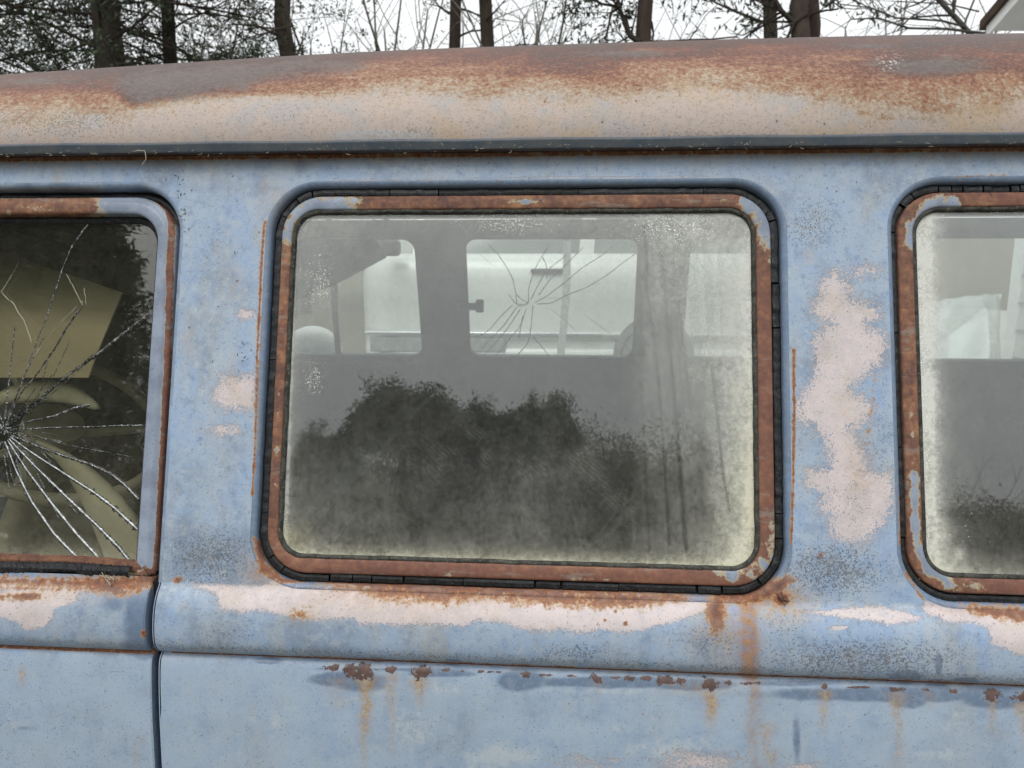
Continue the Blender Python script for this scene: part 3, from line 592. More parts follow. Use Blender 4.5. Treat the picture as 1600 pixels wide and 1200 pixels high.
# roof
def roof_drop(X): return -.024*np.clip((.25-X)/.9, 0, 3)**2*1.0
def make_roof():
    ph = np.concatenate([np.linspace(0, 75, 150), np.linspace(75, 90, 12)[1:]]); ph = np.radians(ph)
    y = .0560+.45*(1-np.cos(ph)); z = 1.742+.186*np.sin(ph)
    lip = np.array([(.060, 1.7335), (.0555, 1.7365)]); P = np.concatenate([lip, np.stack([y, z], 1)])
    mid = np.array([(.60, 1.9305), (.72, 1.9325), (YC, 1.933)]); half = np.concatenate([P, mid])
    full = np.concatenate([half, np.stack([2*YC-half[-2::-1, 0], half[-2::-1, 1]], 1)])
    Xs = lin((-1.5, -.85, .02), (-.85, .62, .0026), (.62, 2.6, .04)); nx = len(Xs); nz = len(full)
    X, I = np.meshgrid(Xs, np.arange(nz)); Y = full[I, 0]; Z = full[I, 1]; w = np.clip((Z-1.742)/.19, 0, 1)
    Z = Z + w*roof_drop(X) + w*.006
    Y = Y + .0025*np.sin(X*9+1)*w
    V = np.stack([X, Y, Z], -1).reshape(-1, 3); i = np.arange(nz-1)[:, None]*nx+np.arange(nx-1)[None]
    Q = np.stack([i, i+1, i+nx+1, i+nx], -1).reshape(-1, 4); me = np_mesh('roof', V, Q); px, py = proj(V)
    for k, v_ in roof_attrs(px, py, V).items(): set_attr(me, k, v_)
    return new_obj('roof', me, van, M_ROOF)
roof = make_roof()
def make_rail():
    Pr = np.array([(.075, 1.7450), (.0600, 1.7430), (.0500, 1.7415), (.0478, 1.7402), (.0474, 1.7385), (.0490, 1.7345), (.0508, 1.7300), (.0525, 1.7285), (.0560, 1.7285), (.066, 1.7295), (.078, 1.7270)])
    P = sample_profile(Pr, lambda m, L: .0012); Xs = lin((-1.5, -.8, .02), (-.8, .6, .004), (.6, 2.6, .03)); nx, nz = len(Xs), len(P)
    X, I = np.meshgrid(Xs, np.arange(nz)); Y = P[I, 0]+.0006*np.sin(X*23); Z = P[I, 1]+.0004*np.sin(X*31+2)
    V = np.stack([X, Y, Z], -1).reshape(-1, 3); i = np.arange(nz-1)[:, None]*nx+np.arange(nx-1)[None]; Q = np.stack([i, i+nx, i+nx+1, i+1], -1).reshape(-1, 4)
    me = np_mesh('drip_rail', V, Q); ru = np.where(V[:, 2] < 1.7292, .95, 0)+np.where((V[:, 2] > 1.7398), .5, 0); set_attr(me, 'ru', ru)
    return new_obj('drip_rail', me, van, M_RAIL)
make_rail()

# ---- window trims, seals, gaskets, panes
TRIM_M = (-.3488, .2370, vz(1.2405), vz(1.6785), .049); TRIM_R = (.3800, .9690, vz(1.2405), vz(1.6785), .049)
TP = [(0, -.018), (0, -.0062), (-.0004, -.0046), (-.0014, -.0036), (-.0030, -.0031), (-.0085, -.0026), (-.0145, -.0031), (-.0160, -.0036), (-.0170, -.0048), (-.0174, -.0085)]
def trim_attr_m(x, y, V):
    bp = mx(gau(x, y, 1130, 316, 40, 6)*.45, gau(x, y, 620, 318, 30, 5)*.3, gau(x, y, 436, 640, 4, 60)*.4, seg(x, y, [(1181,440),(1182,800)], 1, 2.5)*.38, gau(x, y, 700, 898, 60, 4)*.35, gau(x, y, 930, 905, 80, 3)*.35, poly(x, y, [(438,375),(446,340),(470,312),(500,306),(552,308),(552,330),(490,335),(462,350),(458,372)], 20)*.98, poly(x, y, [(1158,305),(1196,312),(1214,350),(1208,405),(1190,372),(1180,345),(1160,325)], 20)*.92, ell(x, y, 820, 314, 24, 4)*.8,
            ell(x, y, 1150, 895, 30, 14)*.72, ell(x, y, 1205, 850, 8, 30)*.62, seg(x, y, [(433,700),(430,780)], 2, 5)*.6, ell(x, y, 1195, 885, 12, 16)*.6)
    jn = mx(seg(x, y, [(561,308),(561,330)], .7, .9))
    db = mx(np.clip((y-820)/60, 0, 1), np.clip((x-1170)/20, 0, 1)*np.clip((y-420)/60, 0, 1)*.8)
    return dict(bp=bp, jn=np.where(jn > .4, jn, 0), db=db)
def trim_attr_r(x, y, V):
    bp = mx(poly(x, y, [(1412,380),(1420,345),(1450,312),(1490,303),(1500,322),(1462,330),(1440,350),(1432,395)], 10)*.85, seg(x, y, [(1428,745),(1430,840),(1450,890),(1490,915)], 7, 8)*.9, ell(x, y, 1424, 640, 4, 60)*.4, ell(x, y, 1520, 915, 30, 8)*.5)
    return dict(bp=bp, jn=np.where(seg(x, y, [(1547,300),(1547,325)], .7, .9) > .4, 1., 0), db=np.clip((x-1500)/60, 0, 1)*.9)
def jit(amp, sc):
    def f(n):
        r = np.random.default_rng(3); k = r.normal(size=n); w = np.hanning(sc+2)[1:-1]; w = w/w.sum(); kk = np.take(k, np.arange(-sc, n+sc), mode='wrap'); return 2*amp*np.convolve(kk, w, 'same')[sc:sc+n]
    return f
def pane(name, rect, mat, attrf, parent, h, near=True, step=.0032, thick=.004):
    x0, x1, v0, v1 = rect[:4]; Xs = np.linspace(x0, x1, int((x1-x0)/step)+2); Vs_ = np.linspace(v0, v1, int((v1-v0)/step)+2)
    X, W = np.meshgrid(Xs, Vs_); 
    def pos(X, W, h):
        if near: return np.stack([X, W*S15+h*NN[1], Z0+W*C15+h*NN[2]], -1).reshape(-1, 3)
        return np.stack([X, 2*YC-W*S15-h*NN[1], Z0+W*C15+h*NN[2]], -1).reshape(-1, 3)
    V1 = pos(X, W, h); nx, nz = len(Xs), len(Vs_); i = np.arange(nz-1)[:, None]*nx+np.arange(nx-1)[None]; Q = np.stack([i, i+1, i+nx+1, i+nx], -1).reshape(-1, 4)
    Xb, Wb = np.meshgrid([x0, x1], [v0, v1]); V2 = pos(Xb, Wb, h-thick); o = len(V1); Q2 = np.array([(o, o+2, o+3, o+1)])
    V = np.concatenate([V1, V2]); Q = np.concatenate([Q, Q2])
    if not near: Q = Q[:, ::-1]
    me = np_mesh(name, V, Q); px, py = proj(V); m = np.ones(len(V)); m[o:] = 0
    for k, a in attrf(px, py, V).items(): set_attr(me, k, a*m)
    return new_obj(name, me, parent, mat)
def glass_m(x, y, V):
    el, er, eb, et = x-np.interp(y, [330, 870], [463, 447]), np.interp(y, [330, 890], [1172, 1180])-x, np.interp(x, [447, 1178], [868, 888])-y, y-np.interp(x, [463, 1172], [334, 327])
    E = lambda d, w: np.exp(-np.clip(d, 0, 999)/w)
    du = .055+.03*np.clip((700-y)/300, 0, 1)+.040*np.clip((y-640)/110, 0, 1)*(.7+.5*np.sin(x*.02+y*.013))
    du += .75*E(er, 22)*np.clip((y-300)/160, .45, 1)+.22*E(er, 60)
    du += .55*E(eb, 9)+.18*E(eb, 26); du += .18*E(el, 14); du += .20*E(et, 20)
    du += .85*np.exp(-np.clip(np.hypot(np.clip(1180-x, 0, 999), np.clip(890-y, 0, 999))-18, 0, 999)/26)+.3*np.exp(-np.clip(np.hypot(np.clip(x-447, 0, 999), np.clip(875-y, 0, 999))-10, 0, 999)/26)
    du += .14*gau(x, y, 1090, 400, 120, 130)+.13*np.clip((x-985)/25, 0, 1)*np.clip((1150-x)/30, 0, 1)*np.clip((900-y)/300, .35, 1)+.10*gau(x, y, 900, 380, 200, 60)+.10*gau(x, y, 500, 470, 60, 60)+.10*gau(x, y, 520, 370, 90, 50)+.05*gau(x, y, 560, 800, 120, 60)+.04*gau(x, y, 800, 800, 90, 80)+.25*gau(x, y, 1140, 700, 26, 140)
    for (a, b, w, s_) in [((1006,352),(1012,430),2.6,.75),((1008,430),(1030,600),2.2,.5),((1030,600),(1046,850),2.4,.6),((1034,400),(1048,560),3.2,.4),((1048,560),(1062,720),3.4,.6),((1062,720),(1072,860),3.6,.6),((1060,470),(1078,640),2.0,.35),((1112,570),(1130,740),2.4,.55),((1130,740),(1140,800),2.0,.5),((1000,360),(1003,560),6,.22),((1092,600),(1098,800),6,.2),((1002,600),(1015,860),2.5,.4)]:
        du *= 1-min(1, s_*1.35)*seg(x, y, [a, b], w*.5, w)*.92
    wipe = seg(x, y, [(650,640),(700,600),(740,570)], 1, 3)*.04+seg(x, y, [(985,800),(940,850)], 4, 8)*.05
    du += wipe
    du += .35*np.exp(-np.clip(np.minimum(np.minimum(el, er), np.minimum(eb, et)), 0, 99)/2.2)
    sp = mx(gau(x, y, 500, 440, 40, 70)*.85, gau(x, y, 490, 590, 26, 40)*.9, gau(x, y, 790, 350, 130, 22)*.9, gau(x, y, 640, 352, 60, 16)*.5, gau(x, y, 1060, 350, 130, 50)*.85, E(er, 16)*.9, E(eb, 6)*.7, gau(x, y, 1050, 380, 80, 80)*.35, .06+0*x, E(el, 9)*.6)
    ye = mx(E(er, 40)*np.clip((y-500)/300, .1, 1), np.exp(-np.hypot(np.clip(1180-x, 0, 999), np.clip(890-y, 0, 999))/90), E(eb, 26), gau(x, y, 460, 850, 40, 40))
    return dict(du=np.clip(du, 0, .96), sp=sp, ye=ye, wp=gau(x, y, 830, 740, 230, 110))
def glass_r(x, y, V):
    E = lambda d, w: np.exp(-np.clip(d, 0, 999)/w); el = x-np.interp(y, [330, 900], [1440, 1448]); eb = np.interp(x, [1440, 1600], [895, 908])-y; et = y-327
    du = .055+.03*np.clip((700-y)/300, 0, 1)+.62*E(el-14, 9)+.34*E(el, 30)+.45*E(eb, 12)+.2*E(eb, 30)+.18*E(et, 16)+.5*np.exp(-np.clip(np.hypot(x-1448, 905-y)-10, 0, 999)/30)+.3*gau(x, y, 1498, 866, 9, 9)+.2*gau(x, y, 1470, 830, 14, 24)
    sp = mx(E(el, 30)*.9, E(eb, 16)*.6, gau(x, y, 1500, 830, 70, 60)*.45, .05+0*x, gau(x, y, 1560, 332, 60, 4)*.9)
    return dict(du=np.clip(du, 0, .93), sp=sp, ye=.5*mx(E(eb, 60), np.clip((y-600)/400, 0, .6)*E(el, 60)), wp=np.zeros_like(x))
def glass_d(x, y, V):
    E = lambda d, w: np.exp(-np.clip(d, 0, 999)/w); eb = np.interp(x, [0, 215], [868, 876])-y
    du = .040+.25*E(eb, 10)+.10*E(eb, 30)+.02*np.clip((y-600)/200, 0, 1)+.05*gau(x, y, 150, 800, 60, 70)
    return dict(du=du, sp=mx(E(eb, 14)*.4, .035+0*x), ye=np.clip((y-700)/100, 0, 1), wp=np.zeros_like(x))

def window(rect, tattr, gattr, seal_gaps, label=None, lf=0.0):
    V, Q = sweep(rect, TP, lf=lf); me = np_mesh('window', V, Q); px, py = proj(V)
    for k, a in tattr(px, py, V).items(): set_attr(me, k, a)
    w = new_obj('window', me, van, M_TRIM)
    if label: w['label'] = label
    # inner gasket: narrow mottled rubber bead between trim and glass
    inner = (rect[0]+.0174*(1-lf), rect[1]-.0174, rect[2]+.0174, rect[3]-.0174, rect[4]-.0174)
    V, Q = sweep(inner, [(.0004, -.0052), (-.0010, -.0042), (-.0030, -.0046), (-.0044, -.0064), (-.0046, -.0100)], jitter=(jit(.00022, 7), jit(.0003, 5)))
    new_obj('gasket', np_mesh('gasket', V, Q), w, M_DIRTYR)
    # outer rubber seal, split into blocks by age cracks
    p = rr_path(*rect); n = len(p); X = p[:, 0]+p[:, 2]*(p[:, 4]+.003); W = p[:, 1]+p[:, 3]*(p[:, 4]+.003)
    P3 = np.stack([X, W*S15, Z0+W*C15], -1); px, py = proj(P3); gapv = np.zeros(n, int)
    cuts = []
    for gx, gy, wd in seal_gaps:
        k = int(np.argmin((px-gx)**2+(py-gy)**2)); cuts.append((k, wd))
    cuts.sort(); parts = []; r2 = np.random.default_rng(5)
    for i, (k, wd) in enumerate(cuts):
        k2, wd2 = cuts[(i+1) % len(cuts)]; e = k2 if k2 > k else k2+n
        idx = np.arange(k, e+1) % n
        if len(idx) < 3: continue
        dh = r2.uniform(-.0026, .0010); dd = r2.uniform(-.0010, .0006)
        prof = [(.0006+dd, -.016), (.0006+dd, -.0085+dh), (.0016+dd, -.0068+dh), (.0045+dd, -.0060+dh), (.0088+dd, -.0068+dh), (.0106+dd, -.0088+dh), (.0108+dd, -.018)]
        V, Q = sweep(rect, prof, sel=idx, jitter=(jit(.0003, 9), jit(.0004, 5)))
        m = len(prof); Vn = V.reshape(len(idx), m, 3).copy()
        for (s0, a_, wdt) in ((0, 1, wd), (-1, -2, wd2)):      # pull block ends apart
            dirv = Vn[a_]-Vn[s0]; L = np.linalg.norm(dirv, axis=1, keepdims=True); Vn[s0] += dirv/L*np.minimum(wdt/2, L*.9)
        V = Vn.reshape(-1, 3); caps = np.array([[0, 1, m-2, m-1], [1, 2, m-3, m-2], [2, 3, m-4, m-3]]); o = (len(idx)-1)*m
        Q = np.concatenate([Q, caps, caps[:, ::-1]+o]); parts.append((V, Q))
    V, Q = cat(parts); new_obj('rubber_seal', np_mesh('rubber_seal', V, Q, smooth=False), w, M_RUBBER)
    V, Q = sweep(rect, [(-.016, -.0130), (.018, -.0130)]); new_obj('seal_channel', np_mesh('seal_channel', V, Q), w, M_DARK)
    gr_ = (inner[0]-.004, inner[1]+.004, inner[2]-.004, inner[3]+.004)
    pane('pane', gr_, M_GLASS, gattr, w, -.0090, step=.0017)
    return w
GM = [(513,904,.003),(550,908,.001),(577,908,.0012),(628,911,.0028),(724,914,.0008),(837,918,.003),(876,920,.003),(966,924,.0008),(1089,928,.003),(1131,927,.003),(1190,912,.003),(1216,842,.0016),(1217,802,.0014),(1213,510,.002),(1211,440,.0026),(1206,345,.002),(1198,330,.001),(1185,318,.0008),(1100,296,.001),(905,297,.0008),(683,300,.0012),(608,301,.0015),(487,308,.0018),(467,318,.002),(450,340,.0012),(424,560,.0008),(418,800,.0008),(420,870,.0012),(440,890,.001)]
GR_ = [(1416,840,.002),(1414,700,.001),(1412,520,.001),(1415,360,.0018),(1428,332,.0025),(1440,318,.002),(1470,303,.0016),(1492,299,.0024),(1512,297,.0012),(1541,296,.003),(1584,295,.002),(1598,295,.0012),(1655,296,.002),(1500,928,.0006)]
win_m = window(TRIM_M, trim_attr_m, glass_m, GM, 'middle side window in a rusty rounded trim with dried cracked rubber', .26)
win_r = window(TRIM_R, trim_attr_r, glass_r, GR_, 'rear side window cut by the right edge of the view')

# ---- front door: skin below the glass, window frame, glass, cracks
XDE = -.4850
door_prof = PS[PS[:, 1] < 1.2335]
XsD = lin((-1.17, -.80, .012), (-.80, XDE, .0022))
door = sheet('front_door', XsD, door_prof, M_PAINT, van, attrs=door_attrs)
e1 = fold(XDE, 1, .35, 1.2335, 'door_edge', door_attrs, door)
mb = MB(); mb.box((-.50, -.060, .36), (-.458, -.035, 1.225)); mb.build('sill_cavity', M_DARK, van)  # near-black backing box, gives the shut gap its shade by colour
# door window frame, leaning like the side, a rounded tube-like pressing
FR_O = (-1.165, -.4845, vz(1.236)-.05, vz(1.6800), .058)
def frame_attr(x, y, V):
    bp = np.where(x > 165, 1.0, 0.)*.95; bp = np.where((x < 230) & (y < 345), np.clip((x-120)/70, 0, 1), bp); bp = np.where((y < 345), np.maximum(bp, .22), bp)
    edge = seg(x, y, [(240,308),(262,325),(268,350),(262,560),(250,800),(244,910)], 5, 4); bp = bp*(1-np.clip(edge*1.2, 0, 1)*1.1)
    bp = np.where(y > 880, bp*np.clip((900-y)/20, 0, 1), bp)
    return dict(bp=bp, jn=np.zeros_like(x), db=np.clip((x-150)/40, 0, 1))
V, Q = sweep(FR_O, [(.001, -.022), (.0005, -.0100), (-.0010, -.0068), (-.0035, -.0052), (-.0060, -.0048), (-.0075, -.0030), (-.0110, -.0022), (-.0185, -.0026), (-.0215, -.0036), (-.0225, -.0056), (-.0225, -.020)])
kq = V[Q].mean(1)[:, 2] > 1.232; me = np_mesh('window_frame', V, Q[kq]); px, py = proj(V)
for k, a in frame_attr(px, py, V).items(): set_attr(me, k, a)
dframe = new_obj('window_frame', me, door, M_TRIM)
V, Q = sweep(FR_O, [(-.0215, -.0165), (-.0250, -.0150), (-.0290, -.0152), (-.0310, -.0185), (-.0310, -.024)], jitter=(jit(.0002, 9), jit(.0003, 6)))
new_obj('glass_run', np_mesh('glass_run', V, Q[V[Q].mean(1)[:, 2] > 1.235]), door, M_RUBBER)
V, Q = sweep(OPEN_D, [(.002, -.026), (-.0035, -.0160), (-.0070, -.0150), (-.0110, -.0170), (-.0150, -.028)], jitter=(jit(.0004, 9), jit(.0004, 6)))
new_obj('door_seal', np_mesh('door_seal', V, Q[V[Q].mean(1)[:, 2] > 1.22]), van, M_RUBBER)
pane('pane', (-1.15, -.4900, vz(1.236), vz(1.672)), M_GLASS2, glass_d, door, -.0190)
# perished rubber strip and rusty ledge under the door glass
def strip(name, pts_top, pts_bot, h0, h1, mat, jag, parent, n=160):
    tx = np.linspace(0, 1, n); r_ = np.random.default_rng(9)
    tp = np.array([[np.interp(t, np.linspace(0, 1, len(pts_top)), [p[k] for p in pts_top]) for k in (0, 1)] for t in tx]); bt = np.array([[np.interp(t, np.linspace(0, 1, len(pts_bot)), [p[k] for p in pts_bot]) for k in (0, 1)] for t in tx])
    j = np.cumsum(r_.normal(size=n)); j -= np.linspace(j[0], j[-1], n); j = j/np.abs(j).max()*jag+r_.normal(size=n)*jag*.15
    rows = []
    for f, h in ((0, h0), (.15, h1), (.5, h1+.001), (.85, h1), (1, h1-.003), (1, h0-.004)):
        q = tp*(1-f)+bt*f; q = q+np.stack([np.zeros(n), (j if f > .5 else 0*j)+r_.normal(size=n)*jag*.08], 1)
        rows.append([on_plane(a, b)+NN*(h+r_.normal()*0.0) for a, b in q])
    V = np.array(rows).reshape(-1, 3)+r_.normal(size=(6*n, 3))*.00025; i = np.arange(n-1); Q = np.concatenate([np.stack([k*n+i, (k+1)*n+i, (k+1)*n+i+1, k*n+i+1], 1) for k in range(5)])
    return new_obj(name, np_mesh(name, V, Q, smooth=False), parent, mat)
M_LEDGE = simple('rusty_brown_ledge', (.12, .06, .045), (.20, .10, .06), 90, .85, .2, .6, .001)
strip('window_ledge', [(-60,865),(110,870),(222,878)], [(-60,882),(110,884),(236,900)], -.012, -.003, M_LEDGE, .6, door)
strip('perished_rubber', [(-60,876),(100,878),(205,884)], [(-60,894),(100,899),(202,902)], -.004, .0022, M_RUBBER, 5.5, door)

def crack_material():
    g = NG('glass_crack'); n = g.noise(520, 3, .7); n2 = g.noise(140, 3, .6)
    c = g.mix(g.sstep(g.math('ADD', g.math('MULTIPLY', n, .7), g.math('MULTIPLY', n2, .3)), .47, .60), (.02, .022, .02), (.62, .66, .66))  # glints are in the colour: noise mixes near-black with near-white
    return g.pbr(c, .22, .0, .9, g.bump(n, 1.0, .002))
M_CRACK = crack_material(); M_FCRACK = simple('dark_crack_line', (.05, .055, .05), (.12, .13, .12), 90, .5)
M_PCRACK = simple('pale_crack_line', (.66, .64, .52), (.5, .48, .36), 90, .25, .8)
def crack_mesh(name, lines, mat, parent, fn, n0, jag=.8, bead=False):
    r_ = np.random.default_rng(11); mb = MB()
    for pts, w0, w1 in lines:
        pts = np.array(pts, float); L = np.r_[0, np.cumsum(np.hypot(*np.diff(pts, axis=0).T))]; n = max(6, int(L[-1]/2.0)); t = np.linspace(0, L[-1], n)
        # smooth the corners a little
        x = np.interp(t, L, pts[:, 0]); y = np.interp(t, L, pts[:, 1])
        for _ in range(6): x[1:-1] = (x[:-2]+x[1:-1]*2+x[2:])/4; y[1:-1] = (y[:-2]+y[1:-1]*2+y[2:])/4
        tx, ty = np.gradient(x), np.gradient(y); l = np.hypot(tx, ty); nx_, ny_ = -ty/l, tx/l
        w = .46*np.interp(t/L[-1], [0, 1], [w0, w1])*(1+.5*np.abs(r_.normal(size=n)))
        if bead: w = w*(1+.5*np.sin(t*.22+r_.uniform(0, 6))**2)
        j = r_.normal(size=n)*jag*.35; x = x+nx_*j; y = y+ny_*j; w[0] *= .5; w[-1] *= .15
        A = [fn(a-p*b, c_-q*b) for a, c_, p, q, b in zip(x, y, nx_, ny_, w)]; B = [fn(a, c_) + n0*.0012 for a, c_ in zip(x, y)]; D = [fn(a+p*b, c_+q*b) for a, c_, p, q, b in zip(x, y, nx_, ny_, w)]
        mb.rings([[a+n0*.0002, b, d+n0*.0002] for a, b, d in zip(A, B, D)], close=False)
    return mb.build(name, mat, parent, smooth=False)
def ondoor(px, py): return on_plane(px, py, T, .0190*1.0/C15, Z0)   # plane of the recessed door glass
CR = [([(12,650),(30,610),(48,560),(75,490),(97,422),(112,385),(130,360),(147,337)], .7, 1.3), ([(8,655),(12,615),(15,590),(19,550),(24,510)], 1.6, .5), ([(12,655),(34,612),(55,588),(85,545),(105,510),(128,478)], .8, .9),
      ([(14,660),(60,628),(100,590),(150,555),(190,523),(233,490)], .7, 1.6), ([(14,670),(50,657),(85,650),(115,638),(142,632)], .6, 1.8), ([(14,672),(80,668),(150,667),(190,665),(224,665)], .7, 1.5),
      ([(14,676),(50,682),(75,686),(97,690)], .8, .9), ([(18,680),(60,698),(100,712),(140,725),(175,742),(195,758),(217,781)], .8, 1.5), ([(16,683),(50,708),(100,740),(150,772),(180,795),(215,828)], .8, 1.7),
      ([(14,686),(50,724),(100,773),(150,820),(185,855),(205,880)], .9, 1.7), ([(12,688),(40,732),(80,786),(120,835),(155,873)], .9, 1.6), ([(8,690),(25,735),(50,785),(85,835),(122,873)], .8, 1.2),
      ([(4,690),(10,730),(16,768)], .9, .5), ([(7,690),(18,740),(27,770)], .7, .4), ([(4,660),(-30,560),(-50,500)], 1, 1), ([(0,672),(-60,700),(-120,730)], 1, 1), ([(2,690),(-20,760),(-60,860)], 1, 1), ([(2,455),(18,434),(32,405)], .5, .4)]
crack_mesh('glass_crack', CR, M_CRACK, door, ondoor, NN, bead=True)
r_ = np.random.default_rng(77); HL = []
for k in range(26):
    a_ = R(r_.uniform(-85, 75)); l_ = r_.uniform(30, 210); b_ = a_+r_.normal()*.12; HL.append(([(10+8*math.cos(a_), 668-8*math.sin(a_)), (10+l_*.5*math.cos(a_), 668-l_*.5*math.sin(a_)), (min(10+l_*math.cos(b_), 218), min(668-l_*math.sin(b_), 868))], .55, .35))
crack_mesh('hairline_crack', HL, M_CRACK, door, ondoor, NN)
M_CBED = simple('dark_crack_edge', (.008, .009, .008), (.03, .03, .028), 300, .3, .6)
FAN = [CR[k][0] for k in (7, 8, 9, 10, 11)]
crack_mesh('crack_edge', [(l, 2.0, 4.6) for l in FAN]+[(CR[3][0], 1.2, 4.0), (CR[5][0], 1.0, 2.2), (CR[2][0], .8, 1.8), (CR[4][0], .8, 2.6)], M_CBED, door, lambda a, b: ondoor(a, b)-NN*.0006, NN, jag=.7, bead=True)
crack_mesh('crack_glint', [(l, 1.1, 2.4) for l in FAN[1:]]+[(FAN[0][4:], .6, 1.8)], simple('crack_glint', (.66, .69, .70), (.25, .27, .27), 260, .15, .9), door, lambda a, b: ondoor(a+.8, b-.6)+NN*.0008, NN, jag=.4)  # bright core ribbons: the glint of the cracks as pale colour
for rr_, a0_, a1_ in ((30, -60, 20), (52, -75, -20), (24, 30, 100)):
    CR.append(([(8+rr_*math.cos(R(t)), 668-rr_*math.sin(R(t))) for t in np.linspace(a0_, a1_, 12)], .5, .5))
crack_mesh('crack_ring', [c_ for c_ in CR[-3:]], M_CRACK, door, ondoor, NN)
crack_mesh('glass_crack', [([(2,456),(10,445),(20,428)], .7, .8), ([(2,455),(12,468),(22,473),(28,488),(38,500),(45,520),(50,535)], .5, .5), ([(50,562),(80,520),(121,478)], .4, 1.0), ([(27,568),(40,564),(50,557),(66,549),(78,547)], .5, .5), ([(104,428),(116,450),(128,474)], .3, .4), ([(132,450),(135,475)], .3, .3), ([(129,470),(129,478)], .9, .6)], M_PCRACK, door, ondoor, NN)  # bright fracture highlights, drawn as pale ribbons
# rubber remnant, impact point
mb = MB(); c0 = ondoor(6, 668)
for i in range(34):
    a = rng.uniform(0, 6.28); r0 = rng.uniform(.5, 5); r1 = r0+rng.uniform(4, 12); p, q = ondoor(6+r0*math.cos(a), 668+r0*math.sin(a)), ondoor(6+r1*math.cos(a), 668+r1*math.sin(a))
    mb.tube([p+NN*.0008, q+NN*.0006], [.0005, .0002], 4)
mb.build('impact_point', M_CRACK, door, smooth=False)

# ------------------------------------------------------------------ far side of the van and the cabin
FP = np.array([(2*YC-.0729, 1.730), (2*YC+.0608, 1.231), (2*YC+.075, 1.15), (2*YC+.09, .9), (2*YC+.08, .4)])
FP = sample_profile(FP, lambda m, L: .007 if m[1] > 1.2 else .05)
RF = .040; fv0, fv1 = vz(1.262), vz(1.667)
FH = [(-1.405, -.505, fv0, fv1, RF), (-.338, .232, fv0, fv1, RF), (.398, .968, fv0, fv1, RF), (1.13, 1.70, fv0, fv1, RF)]
inner_wall = sheet('far_side_wall', lin((-2.05, 2.0, .007), (2.0, 2.6, .1)), FP, M_LINER, van, holes=FH, hole_off=0.0, flip=True)
def far_attr(x, y, V):
    du = .10+.05*np.sin(V[:, 0]*9)+.08*gau(x, y, 880, 380, 200, 14); return dict(du=np.clip(du, .05, .4), sp=.1+0*x, ye=.2+0*x, wp=np.zeros_like(x))
for i, h in enumerate(FH):
    V, Q = sweep(h, [(.003, .0), (.0, .003), (-.002, .012), (-.002, .03)], near=False); fw_ = new_obj('far_window', np_mesh('far_window', V, Q), van, M_LINER)
    pane('pane', (h[0]-.004, h[1]+.004, h[2]-.004, h[3]+.004), M_GFAR, far_attr, fw_, .012, near=False, step=.02, thick=.004)
    if i == 1:
        u = lambda L: [(740+a*.175, 360+b*.175) for a, b in L]
        FC = [u(l) for l in ([(490,650),(420,610),(378,570),(350,430),(290,320),(210,200),(130,130)], [(490,650),(490,520),(540,360),(610,230),(680,130)], [(510,620),(570,500),(640,370),(700,320),(830,220)], [(580,580),(680,440),(800,330),(900,230),(980,150)],
              [(540,650),(650,590),(820,460),(960,340),(1150,220),(1250,130)], [(560,655),(680,655),(850,570),(1010,510),(1190,400),(1330,290),(1470,190)], [(530,670),(515,850),(490,1000),(370,1140)], [(470,700),(420,850),(330,960),(180,1140)], [(420,700),(300,880),(200,1000),(85,1120)],
              [(390,680),(270,850),(70,1050)], [(350,665),(230,780),(150,880),(60,940)], [(440,760),(400,980)], [(490,655),(380,665),(310,565)], [(375,570),(390,680),(470,670)], [(610,230),(655,320),(655,440)], [(530,950),(620,1050),(685,1140)])]
        crack_mesh('glass_crack', [(l, 1.0, .85) for l in FC], M_FCRACK, fw_, onfar, np.array([0, -1., 0]), jag=.4)
        crack_mesh('glass_crack', [(u(l), .45, .45) for l in ([(660,680),(840,820),(1080,1060)], [(980,740),(1400,1060)], [(45,200),(180,320)], [(600,610),(760,600),(850,640)])], M_PCRACK, fw_, onfar, np.array([0, -1., 0]), jag=.3)
    if i == 2:
        r_ = np.random.default_rng(4); L = []
        for k in range(15):
            a = R(k*24+r_.uniform(-8, 8)); l = r_.uniform(18, 90); L.append(([(1123+4*math.cos(a), 435+4*math.sin(a)), (1123+l*.5*math.cos(a), 435+l*.5*math.sin(a)), (1123+l*math.cos(a+.15)*.7, 435+l*math.sin(a+.15))], .5, .5))
        L += [([(1123,440),(1105,500),(1092,555)], .5, .6), ([(1128,440),(1110,500),(1100,558)], .4, .5), ([(1085,400),(1105,425),(1123,435)], .5, .5)]
        crack_mesh('glass_crack', L, M_FCRACK, fw_, onfar, np.array([0, -1., 0]), jag=.5)
mb = MB(); mb.add([(-2.04, 1.50, 1.73), (-1.415, 1.50, 1.73), (-1.41, 1.62, 1.20), (-1.41, 1.66, .4), (-2.04, 1.66, .4)], [(0, 4, 3, 2, 1)]); mb.build('front_door_trim', M_DARK, van, smooth=False)
mb = MB(); mb.add([(-1.42, 1.625, 1.245), (-.50, 1.625, 1.245), (-.50, 1.65, .4), (-1.42, 1.65, .4)], [(0, 3, 2, 1)]); mb.build('door_trim_panel', M_DARK, van, smooth=False)
# outer far skin, floor, ends, headliner
mb = MB(); mb.box((-1.45, .02, .30), (2.6, 1.64, .36)); mb.build('floor_pan', M_DARK, van)
